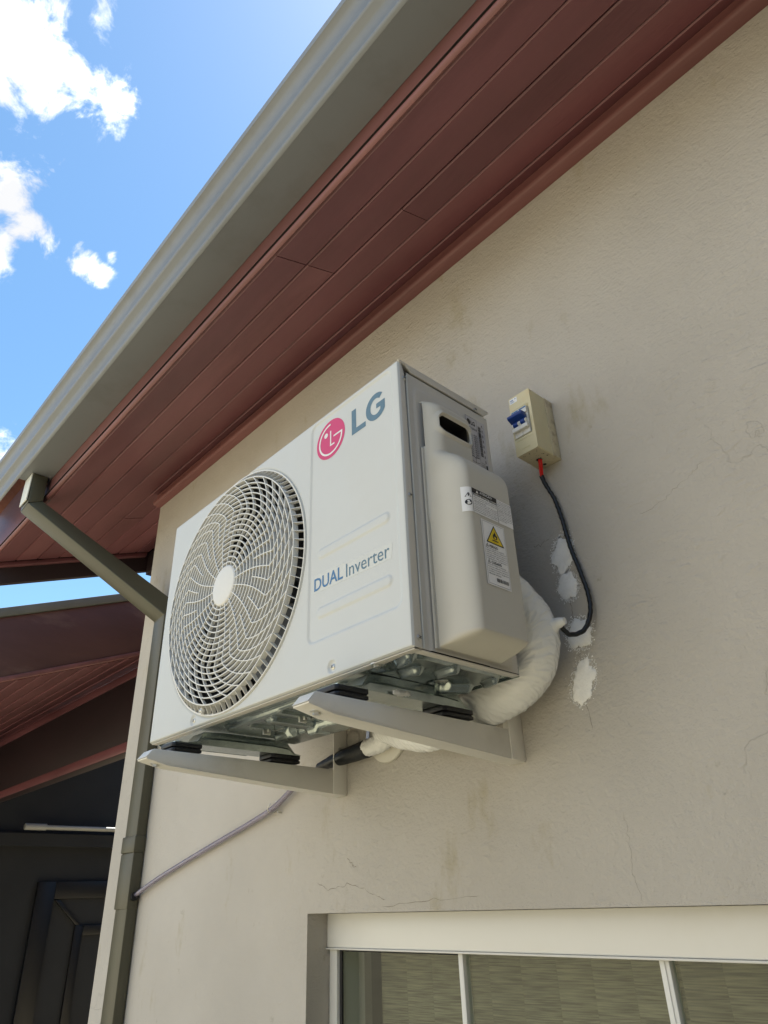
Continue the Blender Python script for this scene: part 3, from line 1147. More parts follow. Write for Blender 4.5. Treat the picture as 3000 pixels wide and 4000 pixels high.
mb = MB()
nr = 16
for k in range(nr):
    r = .0475 + (RI - .0125 - .0475) * k / (nr - 1)
    band(mb, r, dome(r) + .0002, .0062, .0020)
mb.build('rings', 'grille', grl, smooth=True, angle=40)
mb = MB()
band(mb, RI, .0130, .011, .0022, 140)
band(mb, CR - .0012, .0012, .006, .0026, 160)
# cone ledge behind the vanes, inner side
mb.loft([[gp(CR - .002, 2 * math.pi * k / 140, -.0035) for k in range(140)], [gp(CR - .0065, 2 * math.pi * k / 140, -.0075) for k in range(140)]], 0, False)
mb.build('rim', 'grille', grl, smooth='open', angle=40)
mb = MB()
NVN = 84
for k in range(NVN):
    a = 2 * math.pi * (k + .5) / NVN
    da = .0006 / .23
    prof = [(CR - .002, .0006), (RI + .0008, .0122), (RI + .0008, .0010), (CR - .004, -.005)]
    sk = .020
    mb.loft([[gp(r, a + da * s_ + sk * (CR - r) / .018, d) for r, d in prof] for s_ in (-1, 1)])
mb.build('vanes', 'grille', grl, smooth='open')
mb = MB()


def spoke_theta(r, th0, rb):
    t = th0 - .16 * sstep(.03, rb, r) * (r / rb)
    if r > rb - .012:
        q = (r - (rb - .012)) / (RI - rb + .012)
        t += .50 * (q ** 1.15)
    return t


NS = 36
for k in range(NS):
    th0 = 2 * math.pi * k / NS + .06
    r0 = HB - .001 if k % 2 == 0 else .105
    rb = .168 + .006 * math.sin(k * 1.7)
    n = 46
    rings = []
    for j in range(n + 1):
        r = r0 + (RI - .001 - r0) * j / n
        t, t2 = spoke_theta(r, th0, rb), spoke_theta(r + .001, th0, rb)
        p, q = Vector(gp(r, t, 0)), Vector(gp(r + .001, t2, 0))
        d = (q - p).normalized()
        nrm = Vector((d.z, 0, -d.x)) * .00085
        o1 = Vector((0, -dome(r) - .0006, 0))
        o2 = Vector((0, -dome(r) + .0058, 0))
        rings.append([p + nrm + o1, p - nrm + o1, p - nrm + o2, p + nrm + o2])
    mb.loft(rings)
mb.build('spokes', 'grille', grl, smooth='open')
mb = MB()
mb.loft([[gp(r, 2 * math.pi * k / 64, d) for k in range(64)] for r, d in ((.041, .009), (.0415, .0145), (.0395, .0172), (.036, .0178), (.012, .0180))])
mb.build('hub_cap', 'grille', grl, smooth=True, angle=50)
mb = MB()
mb.disc(gp(.2345, -1.83, .003), (0, -1, 0), .0062, .005, 20)
mb.disc(gp(.2345, -1.83, .0081), (0, -1, 0), .0036, .0012, 16, 1, .001)
mb.build('fixing_boss', ['grille', 'steel'], grl, smooth=True, angle=40)

# logo and lettering printed on the front --------------------------------
PD = -.0024          # height of the raised panel


def flat(d):
    q = 1 + (-PD) / .633          # measured on the outer plane, moved back onto the pressed panel
    return lambda a, b: fp((a - 1.402) * q + 1.402, (b + .2925) * q - .2925, PD + d)


lg = empty('logo')
lg.parent = ac
LC, LR = (.5915, .4300), .0402
mb = MB()
F1 = flat(.0003)
mb.add([F1(LC[0] + LR * math.cos(2 * math.pi * k / 72), LC[1] + LR * math.sin(2 * math.pi * k / 72)) for k in range(72)], [tuple(range(72))])
mb.build('logo_disc', 'magenta', lg, smooth='open')
mb = MB()
F2 = flat(.0006)


def arc(mb_, F, c, r, w_, a0, a1, n=40):
    vs = []
    for k in range(n + 1):
        a = R(a0 + (a1 - a0) * k / n)
        vs += [F(c[0] + (r - w_ / 2) * math.cos(a), c[1] + (r - w_ / 2) * math.sin(a)), F(c[0] + (r + w_ / 2) * math.cos(a), c[1] + (r + w_ / 2) * math.sin(a))]
    mb_.add(vs, [(2 * i, 2 * i + 1, 2 * i + 3, 2 * i + 2) for i in range(n)])


def rect(mb_, F, x0, y0, x1, y1, m=0):
    mb_.add([F(x0, y0), F(x1, y0), F(x1, y1), F(x0, y1)], [(0, 1, 2, 3)], m)


r_ = .0315
arc(mb, F2, LC, r_, .0037, 90, 360, 60)
rect(mb, F2, LC[0] + .0085, LC[1] - .0000, LC[0] + r_ + .00185, LC[1] + .0034)
rect(mb, F2, LC[0] - .0012, LC[1] - .0158, LC[0] + .0020, LC[1] + .0172)
rect(mb, F2, LC[0] + .0021, LC[1] - .0158, LC[0] + .0115, LC[1] - .0126)
mb.add([F2(LC[0] - .0128 + .0052 * math.cos(2 * math.pi * k / 28), LC[1] + .0128 + .0052 * math.sin(2 * math.pi * k / 28)) for k in range(28)], [tuple(range(28))])
mb.build('logo_face', 'white_print', lg, smooth='open')
mb = MB()
mb.add([F1(*p) for p in ((.6503, .4045), (.6870, .4045), (.6870, .4150), (.6622, .4150), (.6622, .4562), (.6503, .4562))], [(0, 1, 2, 3, 4, 5)])
# G : thick open ring + bar
gc, ga, gb, t_ = (.7135, .4300), .0255, .0268, .0116
vs = []
n = 44
for k in range(n + 1):
    a = R(48 + (330 - 48) * k / n)
    vs += [F1(gc[0] + ga * math.cos(a), gc[1] + gb * math.sin(a)), F1(gc[0] + (ga - t_) * math.cos(a), gc[1] + (gb - t_ * .92) * math.sin(a))]
mb.add(vs, [(2 * i, 2 * i + 1, 2 * i + 3, 2 * i + 2) for i in range(n)])
mb.add([F1(*p) for p in ((.7145, .4245), (.7245, .4245), (.7245, .4195), (gc[0] + (ga - t_) * math.cos(R(330)), gc[1] + (gb - t_ * .92) * math.sin(R(330))), (gc[0] + ga * math.cos(R(330)), gc[1] + gb * math.sin(R(330))), (.7358, .4175), (.7358, .4345), (.7145, .4345))], [(0, 1, 2, 3, 4, 5, 6, 7)])
mb.build('brand_letters', 'slate', lg, smooth='open')
mb = MB()
F0 = flat(.00025)
mb.add([F0(*p) for p in ((.5475, .1445), (.7365, .1405), (.7395, .1650), (.7240, .1660), (.6330, .1700), (.6250, .1745), (.5480, .1750))], [tuple(range(7))])
st = mb.build('clear_sticker', 'sticker_clear', ac, smooth='open')
mb = MB()
F3 = flat(.0006)
put_text(mb, 'DUAL', (.5507, .1485, .6243, .1708), lambda a, b: F3(a, b - (a - .55) * .012), 0, .012)
put_text(mb, 'Inverter', (.6325, .1465, .7325, .1690), lambda a, b: F3(a, b - (a - .63) * .02), 1, -.002)
mb.build('series_lettering', ['blue_print', 'slate'], st, smooth='open')
for (a, b) in ((.5415, .3), ):
    pass

# moulded service cover on the side -------------------------------------
Y0c, Y1c, Z0c, Z1c = .040, .2245, .004, .445


def rnd_edge(t):
    t = min(1, max(0, t))
    return math.sqrt(max(0, 1 - (1 - t) ** 2))


def bulge(y, z, x0, x1, z0, z1, rl, rr_, rb, rt):
    return rnd_edge((y - x0) / rl) * rnd_edge((x1 - y) / rr_) * rnd_edge((z - z0) / rb) * rnd_edge((z1 - z) / rt)


def smax(a, b, k):
    d = max(k - abs(a - b), 0) / k
    return max(a, b) + d * d * k * .25


def cover_h(y, z):
    up = .030 * bulge(y, z, .046, .140, .20, .428, .022, .010, .02, .024)
    lo = .067 * bulge(y, z, .048, .1785, .007, .325, .024, .016, .014, .055)
    sh = .036 * bulge(y, z, .10, .2080, .030, .285, .02, .012, .12, .05)
    h = smax(smax(up, lo, .012), sh, .006) if y < .1775 or z > .05 else sh
    if up < .002 and lo < .002 and sh < .002:
        h = 0
    fl = .0035 * sstep(.002, -.002, rrect(y, z, .040, .206, -.05, .335, .004))
    h = max(h, fl)
    # finger grip: opening with a raised lip
    g = rrect(y, z, .060, .131, .362, .394, .011)
    h += .0035 * sstep(.010, .004, g)
    h -= .0050 * sstep(.0030, .0, g)
    return h + .0008


mb = MB()
ny, nz_c = 150, 350
mb.grid(ny, nz_c, lambda a, b: sp(Y0c + a * (Y1c - Y0c), Z0c + b * (Z1c - Z0c), cover_h(Y0c + a * (Y1c - Y0c), Z0c + b * (Z1c - Z0c))),
        skip=lambda a, b: cover_h(Y0c + a * (Y1c - Y0c), Z0c + b * (Z1c - Z0c)) < .0009 or rrect(Y0c + a * (Y1c - Y0c), Z0c + b * (Z1c - Z0c), .060, .131, .362, .394, .011) < -.0004)
cov = mb.build('service_cover', 'plastic', ac, smooth='open', angle=60)
mb = MB()
q0 = [(.053, .350), (.1335, .350), (.1335, .402), (.053, .402)]
mb.loft([[sp(a, b, d) for a, b in q0] for d in (.001, .022)], 0, False)
mb.add([sp(a, b, .001) for a, b in q0], [(0, 1, 2, 3)])
mb.build('grip_shade_liner', 'gap', cov, smooth='open')  # near-black liner paints in the shade of the hollow cover


def ch(y, z, d=.0006):
    return sp(y, z, cover_h(y, z) + d)


def cling(poly_box, d, nx=60, nzz=20):
    y0, z0, y1, z1 = poly_box
    mb_ = MB()
    mb_.grid(nx, nzz, lambda a, b: ch(y0 + a * (y1 - y0), z0 + b * (z1 - z0), d))
    return mb_


def body_lines(mb_, F, box, n, words, m=0, bold=.0):
    """n justified text lines filling the box (x0, y0, x1, y1)"""
    x0, y0, x1, y1 = box
    hgt = (y1 - y0) / n
    for i in range(n):
        t = words[i % len(words)]
        yt = y1 - i * hgt
        short = t.endswith('.') and len(t) < 26
        xe = x0 + (x1 - x0) * (min(1, len(t) / 34) if short else 1)
        put_text(mb_, t, (x0, yt - hgt * .80, xe, yt - hgt * .08), F, m, bold)


def tri(mb_, F, cx, cy, w_, h_, t, m=0, fill=None):
    o_ = [(cx - w_ / 2, cy), (cx + w_ / 2, cy), (cx, cy + h_)]
    gx, gy_ = cx, cy + h_ / 3
    i_ = [(gx + (x - gx) * (1 - t), gy_ + (y - gy_) * (1 - t)) for x, y in o_]
    mb_.add([F(*p) for p in o_ + i_], [(0, 1, 4, 3), (1, 2, 5, 4), (2, 0, 3, 5)], m)
    if fill is not None:
        mb_.add([F(*p) for p in i_], [(0, 1, 2)], fill)


# attention label: solved for a cover depth of 67 mm
A0, A1, B0, B1 = .0590, .1646, .1987, .2404
mb = cling((A0, B0, A1, B1), .0009)
s1 = mb.build('warning_label', 'sticker', cov, smooth='open')
mb = MB()
Fc = lambda a, b: ch(a, b, .0014)
Fd = lambda a, b: ch(a, b, .0019)
wA, hB = A1 - A0, B1 - B0
xa, xb_ = A0 + .125 * wA, A0 + .655 * wA


def strip(mb_, F, x0, y0, x1, y1, m=0, n=10):
    for k in range(n):
        a, b = x0 + (x1 - x0) * k / n, x0 + (x1 - x0) * (k + 1) / n
        rect(mb_, F, a, y0, b, y1, m)


strip(mb, Fc, xa, B1 - .20 * hB, xb_, B1 - .003 * hB)
for x in (xa, xb_):
    strip(mb, Fc, x - .00035, B0, x + .00035, B1, n=1)
put_text(mb, 'ATENÇÃO', (xa + .30 * (xb_ - xa), B1 - .165 * hB, xa + .80 * (xb_ - xa), B1 - .02 * hB), Fd, 1, .02)
tri(mb, Fd, xa + .2 * (xb_ - xa), B1 - .165 * hB, .006, .0052, .99, 1)
put_text(mb, 'Perigo! Energia Elétrica', (xa + .02 * wA, B1 - .31 * hB, xb_ - .01 * wA, B1 - .215 * hB), Fc, 0, .02)
body_lines(mb, Fc, (xa + .025 * wA, B0 + .03 * hB, xb_ - .015 * wA, B1 - .325 * hB), 9,
           ['• Faça a conexão dos cabos elétricos', 'com o diagrama elétrico fixado na', 'caixa de controle.', '• A conexão incorreta dos cabos pode', 'causar choque elétrico ou incêndio.',
            '• Existe risco de INCÊNDIO, CHOQUE', 'ELÉTRICO OU MORTE. Não ligue a', 'energia em caso de desmontagem', 'para instalação ou reparação.'], 0, .0)
body_lines(mb, Fc, (xb_ + .015 * wA, B0 + .10 * hB, A1 - .02 * wA, B1 - .04 * hB), 12,
           ['Precaução com a manutenção', 'ou verificação. Mesmo após ter', 'parado o funcionamento do', 'produto, pode haver algum', 'tempo para descarregar a', 'eletricidade remanescente do', 'capacitor eletrolítico,', 'não carregado. Antes de iniciar', 'qualquer reparo ou verificação,', 'retire o plugue da tomada', 'e certifique-se de que a placa', 'esteja descarregada.'])
tri(mb, Fc, A0 + .065 * wA, B1 - .42 * hB, .0085, .0080, .22)
strip(mb, Fc, A0 + .058 * wA, B1 - .39 * hB, A0 + .072 * wA, B1 - .28 * hB, n=1)
mb.add([Fc(A0 + .065 * wA + .0044 * math.cos(2 * math.pi * k / 24), B1 - .64 * hB + .0048 * math.sin(2 * math.pi * k / 24)) for k in range(24)], [tuple(range(24))])
mb.add([Fd(A0 + .058 * wA + .0016 * math.cos(2 * math.pi * k / 12), B1 - .60 * hB + .0016 * math.sin(2 * math.pi * k / 12)) for k in range(12)], [tuple(range(12))], 1)
mb.add([Fd(A0 + .065 * wA + p[0], B1 - .64 * hB + p[1]) for p in ((-.003, -.0022), (.0005, -.0028), (.003, -.0004), (.0008, .0002), (-.0012, -.0002))], [(0, 1, 2, 3, 4)], 1)
mb.build('label_print', ['ink', 'white_print'], s1, smooth='open')

# danger label
A0, A1, B0, B1 = .0863, .1387, .0890, .1927
mb = cling((A0, B0, A1, B1), .0009)
s2_ = mb.build('danger_label', 'sticker', cov, smooth='open')
mb = MB()
wA, hB = A1 - A0, B1 - B0
i_ = .0022
t_ = .0004
for x in (A0 + i_, A1 - i_):
    rect(mb, Fc, x - t_ / 2, B0 + i_, x + t_ / 2, B1 - i_)
for z in (B0 + i_, B1 - i_):
    rect(mb, Fc, A0 + i_, z - t_ / 2, A1 - i_, z + t_ / 2)
cx = A0 + .52 * wA
tz = B1 - .345 * hB
tri(mb, Fc, cx, tz, .0400, .0315, .155, 0, 1)
fl = [(0, .0), (.0035, .0008), (.0058, .0035), (.0056, .0068), (.0040, .0090), (.0042, .0068), (.0028, .0080), (.0018, .0115), (-.0006, .0145), (-.0002, .0115), (-.0028, .0095), (-.0048, .0062), (-.0052, .0032), (-.0032, .0008)]
mb.add([Fd(cx + x * .92, tz + .0080 + z * .95) for x, z in fl], [tuple(range(len(fl)))])
fl2 = [(0, .0006), (.0024, .0024), (.0014, .0048), (.0004, .0036), (-.0004, .0064), (-.0022, .0034), (-.0024, .0018)]
mb.add([ch(cx + x * .92, tz + .0080 + z * .9, .0023) for x, z in fl2], [tuple(range(len(fl2)))], 1)
rect(mb, Fd, cx - .0068, tz + .0050, cx + .0068, tz + .0066)
tri(mb, Fc, A0 + .155 * wA, B1 - .418 * hB, .0066, .0056, .30)
tri(mb, Fc, A0 + .155 * wA, B1 - .668 * hB, .0066, .0056, .30)
rect(mb, Fc, A0 + .148 * wA, B1 - .410 * hB, A0 + .162 * wA, B1 - .388 * hB)
rect(mb, Fc, A0 + .148 * wA, B1 - .660 * hB, A0 + .162 * wA, B1 - .638 * hB)
put_text(mb, 'PERIGO', (A0 + .25 * wA, B1 - .418 * hB, A0 + .60 * wA, B1 - .377 * hB), Fc, 0, .02)
put_text(mb, 'CUIDADO', (A0 + .25 * wA, B1 - .668 * hB, A0 + .68 * wA, B1 - .627 * hB), Fc, 0, .02)
x0, x1 = A0 + .085 * wA, A1 - .075 * wA
body_lines(mb, Fc, (x0, B1 - .622 * hB, x1, B1 - .428 * hB), 6, ['Risco de incêndio ou explosão.....', 'Líquido refrigerante inflamável', 'utilizado. Manutenção apenas', 'por pessoal autorizado e', 'qualificado. Não perfure a', 'tubulação de refrigeração.'])
body_lines(mb, Fc, (x0, B1 - .845 * hB, x1, B1 - .678 * hB), 5, ['Risco de incêndio ou explosão.....', 'Descarte adequado conforme', 'as regulamentações federais', 'ou locais. Líquido refrigerante', 'inflamável utilizado.'])
rnd = random.Random(5)
x = A0 + .40 * wA
while x < A1 - .10 * wA:
    w_ = rnd.choice((.0003, .0005, .0008))
    rect(mb, Fc, x, B1 - .925 * hB, x + w_, B1 - .87 * hB)
    x += w_ + rnd.choice((.0003, .0005))
mb.build('label_print', ['ink', 'yellow'], s2_, smooth='open')

# silver rating plate on the side panel, partly behind the cover
A0, A1, B0, B1 = .1625, .2145, .3230, .4605
Fs = lambda d: (lambda a, b: sp(a, b, side_h(a, b) + d))
mb = MB()
mb.grid(6, 6, lambda a, b: Fs(.0005)(A0 + a * (A1 - A0), B0 + b * (B1 - B0)))
rp = mb.build('rating_plate', 'silver_label', ac, smooth='open')
mb = MB()
Fq = Fs(.0009)
mb.add([Fq(A0 + .0085 + .0048 * math.cos(2 * math.pi * k / 24), B1 - .0125 + .0062 * math.sin(2 * math.pi * k / 24)) for k in range(24)], [tuple(range(24))])
put_text(mb, 'LG', (A0 + .0145, B1 - .0175, A0 + .0255, B1 - .0080), Fq, 0, .03)
put_text(mb, 'S3UQ12JA31B', (A0 + .0020, B1 - .0280, A0 + .0290, B1 - .0225), Fq, 0, .02)
rnd = random.Random(8)
xm = A0 + .0300
for a, b in ((A0 + .001, B0 + .001), ):
    t_ = .0004
    rect(mb, Fq, A0 + .0008, B0 + .001, A0 + .0008 + t_, B1 - .001)
    rect(mb, Fq, xm, B0 + .001, xm + t_, B1 - .001)
    rect(mb, Fq, A0 + .0008, B1 - .0014, xm, B1 - .001)
    rect(mb, Fq, A0 + .0008, B0 + .001, xm, B0 + .0014)
z = B1 - .036
while z > B0 + .055:
    rect(mb, Fq, A0 + .001, z - .0042, xm, z - .0039)
    put_text(mb, rnd.choice(['220 V', '60 Hz', '12,1 A', '2640 W', 'R-32', '0,54 kg', '3,52 kW']), (A0 + .019, z - .0032, A0 + .028, z - .0006), Fq, 0, .02)
    put_text(mb, rnd.choice(['Tensão', 'Corrente', 'Potência', 'Massa', 'Pressão']), (A0 + .003, z - .0032, A0 + .015, z - .0006), Fq, 0, .0)
    z -= .0046
for (cz_, s_) in ((B0 + .046, 1), (B0 + .024, 1)):       # little book pictograms
    cx_ = A0 + .018
    bk = [(-.010, -.004), (0, -.006), (.010, -.004), (.010, .006), (0, .004), (-.010, .006)]
    for i in range(6):
        p, q = bk[i], bk[(i + 1) % 6]
        mb.add([Fq(cx_ + p[0], cz_ + p[1]), Fq(cx_ + q[0], cz_ + q[1]), Fq(cx_ + q[0], cz_ + q[1] + .0009), Fq(cx_ + p[0], cz_ + p[1] + .0009)], [(0, 1, 2, 3)])
    rect(mb, Fq, cx_ - .0004, cz_ - .006, cx_ + .0004, cz_ + .004)
put_text(mb, 'i', (A0 + .0215, B0 + .020, A0 + .0235, B0 + .028), Fq, 0, .04)
strip(mb, Fq, A0 + .004, B0 + .0065, A0 + .020, B0 + .0082, n=1)
# bar codes running down the plate
z = B1 - .012
while z > B0 + .060:
    w_ = rnd.choice((.0004, .0007, .0011))
    rect(mb, Fq, xm + .0030, z - w_, xm + .0105, z)
    z -= w_ + rnd.choice((.0005, .0009))
for k in range(9):
    z = B1 - .006 - k * .011
    put_text(mb, rnd.choice(['NO 08', '0912', '1LU', 'BR']), (xm + .0130, z - .006, xm + .0160, z), Fq, 0, .02)
z = B0 + .048
while z > B0 + .008:
    put_text(mb, rnd.choice(['Fabricado no', 'Polo Industrial', 'de Manaus', 'Conheça a', 'Amazônia']), (xm + .0025, z - .0030, xm + .0130, z - .0006), Fq, 0, .0)
    z -= .0036
rect(mb, Fq, xm + .0150, B0 + .004, xm + .0185, B0 + .045)
mb.build('plate_print', ['ink'], rp, smooth='open')

# base pan, pressed steel seen from below ---------------------------------


def seg_d(x, y, ax_, ay, bx_, by):
    dx, dy = bx_ - ax_, by - ay
    t = max(0, min(1, ((x - ax_) * dx + (y - ay) * dy) / (dx * dx + dy * dy + 1e-12)))
    return math.hypot(x - ax_ - dx * t, y - ay - dy * t)


def pan_h(u, d):
    """depth below the flange"""
    h = 0
    # big stepped basin on the fan side
    a = -rrect(u, d, .205, .600, .030, .206, .035)
    h += .0085 * sstep(0, .008, a)
    a = -rrect(u, d, .222, .585, .140, .232, .018)
    h += .0100 * sstep(0, .008, a)
    for (x0, x1, y0, y1, k) in ((.275, .315, .050, .152, -.006), (.335, .372, .045, .165, .0055), (.395, .47, .035, .150, -.0045), (.34, .36, .15, .24, -.006), (.500, .560, .05, .16, -.005)):
        a = -rrect(u, d, x0, x1, y0, y1, .012)
        h += k * 1.3 * sstep(0, .007, a)
    # compressor side: bosses, ribs and cups
    a = -rrect(u, d, .640, .760, .010, .218, .03)
    h += .0045 * sstep(0, .008, a)
    for (x0, y0, x1, y1, r_, k) in ((.722, .018, .745, .016, .011, .008), (.690, .058, .714, .062, .013, .010), (.718, .106, .748, .106, .012, .009), (.722, .208, .745, .204, .010, .008), (.668, .165, .690, .198, .015, .011)):
        q = seg_d(u, d, x0, y0, x1, y1)
        h += k * sstep(r_, r_ * .25, q)
    for (x0, y0) in ((.683, .014), (.682, .146)):
        q = math.hypot(u - x0, d - y0)
        h -= .006 * sstep(.024, .016, q)
        h += .0035 * sstep(.0125, .0105, q)
    return h


mb = MB()
mb.grid(300, 110, lambda a, b: (AX + .004 + a * (W - .008), AY + .006 + b * (DP - .010), AZ - .0008 - pan_h(a * W, b * DP)), flip=True)
x0, x1, y0, y1 = AX + .003, XR - .002, AY + .0045, AY + DP - .001
mb2 = MB()
mb2.box(x0, x1, y0, y0 + .0135, AZ - .0026, AZ - .0008)
mb2.box(x1 - .0135, x1 + .0005, y0 + .014, y1, AZ - .0026, AZ - .0008)
mb2.build('lower_flange', 'unit_side', ac, smooth=True, bevel=.0006)
for (a, b, c, d) in ((x0, x1, y1 - .0015, y1), (x0, x0 + .0015, y0 + .016, y1 - .002)):
    mb.box(a, b, c, d, AZ - .004, AZ + .012)
pan = mb.build('base_pan', 'galv', ac, smooth='open', angle=60)
for (x0, y0) in ((.683, .014), (.682, .146)):
    mb = MB()
    mb.disc((AX + x0, AY + y0, AZ - .004 - pan_h(x0, y0) + .003), (0, 0, -1), .0105, .0022, 24)
    mb.tube([(AX + x0, AY + y0, AZ - .002 - pan_h(x0, y0)), (AX + x0, AY + y0, AZ - .006 - pan_h(x0, y0))], .0055, 6)
    mb.build('bolt', 'steel', pan, smooth=True, angle=30)
for (x0, y0, a) in ((.270, .104, .3), (.388, .100, .3)):
    mb = MB()
    z0 = AZ - .001 - pan_h(x0, y0)
    mb.box(AX + x0 - .002, AX + x0 + .002, AY + y0 - .008, AY + y0 + .008, z0 - .008, z0 + .001)
    mb.box(AX + x0 - .008, AX + x0 + .008, AY + y0 - .0015, AY + y0 + .0015, z0 - .004, z0 + .001)
    mb.box(AX + x0 + .006, AX + x0 + .032, AY + y0 + .012, AY + y0 + .0145, z0 - .0012, z0 + .0005, 1)
    mb.build('spring_clip', ['steel', 'gap'], pan, smooth=True, bevel=.0005)
mb = MB()
mb.add([(AX + .206 + .013 * math.cos(2 * math.pi * k / 24), AY + .216 + .006 * math.sin(2 * math.pi * k / 24), AZ - .0016 - pan_h(.206, .216)) for k in range(24)], [tuple(range(24))])
mb.build('drain_hole', 'gap', pan, smooth='open')

# feet: pressed rails under the pan, with rubber pads
BX = (-.7352, -1.2004)
ZT = .243
for bx_ in BX:
    mb = MB()
    x0, x1 = bx_ - .054, bx_ - .006
    zr = ZT + .0168
    secs = []
    for y, up_ in ((AY - .040, .002), (AY - .012, .002), (AY + .004, .006), (AY + .018, .024), (AY + .06, .0265), (AY + .17, .0265), (AY + .205, .022), (AY + .222, .004), (AY + .236, .002)):
        g_ = .004 if up_ > .01 else .0
        top = min(zr + up_, AZ - .003)
        secs.append([(x0, y, zr), (x1, y, zr), (x1 + g_ * .3, y, zr + (top - zr) * .45), (x1 - g_ * .5, y, zr + (top - zr) * .6), (x1 - g_ * .5, y, top), (x0 + g_ * .5, y, top)])
    mb.loft(secs)
    mb.disc((bx_ - .03, AY - .022, zr + .002), (0, 0, 1), .0075, .005, 6)
    mb.build('foot_rail', 'galv', ac, smooth=True, angle=35)
    for (y0, y1) in ((AY - .046, AY + .012), (AY + .165, AY + .232)):
        mb = MB()
        for (g_, a, b) in ((.000, ZT + .0012, ZT + .0068), (.003, ZT + .0066, ZT + .0092), (.0, ZT + .0090, ZT + .0165)):
            xx0, xx1 = bx_ - .060 + g_, bx_ - .001 - g_ * .6
            r_ = .012
            yy0, yy1 = y0 + g_ * 2, y1 - g_ * .5
            mb.prism([(xx0 + r_, yy0), (xx1 - r_ * .4, yy0), (xx1, yy0 + r_ * .4), (xx1, yy1), (xx0, yy1), (xx0, yy0 + r_)], a, b, 0, 'z')
        mb.build('rubber_pad', 'rubber', ac, smooth=True, bevel=.0014)
mb = MB()
mb.tube([(-.7335, .690, .262), (-.732, .700, .261), (-.7315, .712, .262), (-.733, .722, .2625)], [.003, .0045, .004, .002], 8, sub=4, fn=lambda L_, a: 1 + .25 * math.sin(L_ * 900 + a * 3))
mb.build('foam_scrap', 'foam', ac, smooth=True)

# ------------------------------------------------------------------ wall brackets
for bi, bx_ in enumerate(BX):
    br = empty('wall_bracket')
    tag(br, ['white steel wall bracket under the right end of the air conditioner, below its service cover',
             'white steel wall bracket under the fan end of the air conditioner, nearest the downpipe'][bi], 'bracket', 'steel wall brackets carrying the air conditioner')
    ytip, zw = .553, .1935
    # web: tapered plate facing +x; bottom flange to -x
    mb = MB()
    t = .0025
    wb = [(ytip, ZT), (ytip - .0125, ZT - .0150), (ytip + .030, ZT - .0235), (YW - .034, zw + .0012), (YW - .034, ZT - .003), ]
    mb.prism([(y, z) for y, z in wb], bx_ - t, bx_, 0, 'x')
    fw = .036
    mb.loft([[(bx_ - .0003, y, z), (bx_ - fw, y, z), (bx_ - fw, y, z - t), (bx_ - .0003, y, z - t)] for y, z in ((ytip - .012, ZT - .0145), (ytip + .030, ZT - .0235), (YW - .001, zw - .0005))])
    mb.loft([[(bx_ - fw + .0 , y, z0_), (bx_ - fw + t, y, z0_), (bx_ - fw + t, y, z1_), (bx_ - fw, y, z1_)] for y, z0_, z1_ in ((ytip + .02, ZT - .021, ZT), (YW - .034, zw + .001, ZT - .003))])
    mb.loft([[(bx_ - t, y, ZT - .0005 - q), (bx_ - fw + t, y, ZT - .0005 - q), (bx_ - fw + t, y, ZT + .0008 - q), (bx_ - t, y, ZT + .0008 - q)] for y, q in ((ytip + .001, 0), (YW - .034, .003))])
    mb.loft([[(bx_ - .0005, ytip - .0002, ZT - .0005), (bx_ - fw, ytip - .0002, ZT - .0005), (bx_ - fw, ytip - .0022, ZT - .0005), (bx_ - .0005, ytip - .0022, ZT - .0005)],
             [(bx_ - .0005, ytip - .012, ZT - .0145), (bx_ - fw, ytip - .012, ZT - .0145), (bx_ - fw, ytip - .014, ZT - .0145), (bx_ - .0005, ytip - .014, ZT - .0145)]])
    mb.build('arm', 'bracket', br, smooth=True, bevel=.0007)
    mb = MB()
    zt_ = .60
    mb.box(bx_ - .0012, bx_ + .0013, YW - .036, YW - .0005, zw - .001, zt_)
    mb.box(bx_ - fw - .001, bx_ - .0013, YW - .003, YW - .0006, zw - .001, zt_)
    mb.build('wall_post', 'bracket', br, smooth=True, bevel=.0006)
    mb = MB()
    mb.disc((bx_ + .0013, YW - .020, .283 if bi == 0 else .281), (1, 0, 0), .0045, .001, 14, 0, .0012)
    mb.build('rivet', 'steel', br, smooth=True, angle=40)
    mb = MB()
    mb.tube([(bx_ - .018, ytip + .014, ZT - .026), (bx_ - .018, ytip + .014, ZT - .019)], .0058, 6)
    mb.disc((bx_ - .018, ytip + .014, ZT - .0205), (0, 0, -1), .0095, .0016, 18)
    mb.build('bolt', 'steel', br, smooth=True, angle=30)

# ------------------------------------------------------------------ wrapped pipe bundle
def wrinkle(amp=.05, tw=2.0, f=1.0):
    def fn(L_, a):
        w_ = math.sin(a + .4) * tw
        r = 1 + amp * .7 * noise.noise(Vector((L_ * 20, math.cos(a), math.sin(a))))
        for (f_, k_, o_) in ((95, 1.0, 0), (190, .55, 5)):
            v = Vector((L_ * f_ * f + w_ * f_ / 80, math.cos(a) * 1.5, math.sin(a) * 1.5 + o_))
            r += amp * k_ * ((1 - abs(noise.noise(v)) * 2.2) ** 2 - .4)
        return r
    return fn


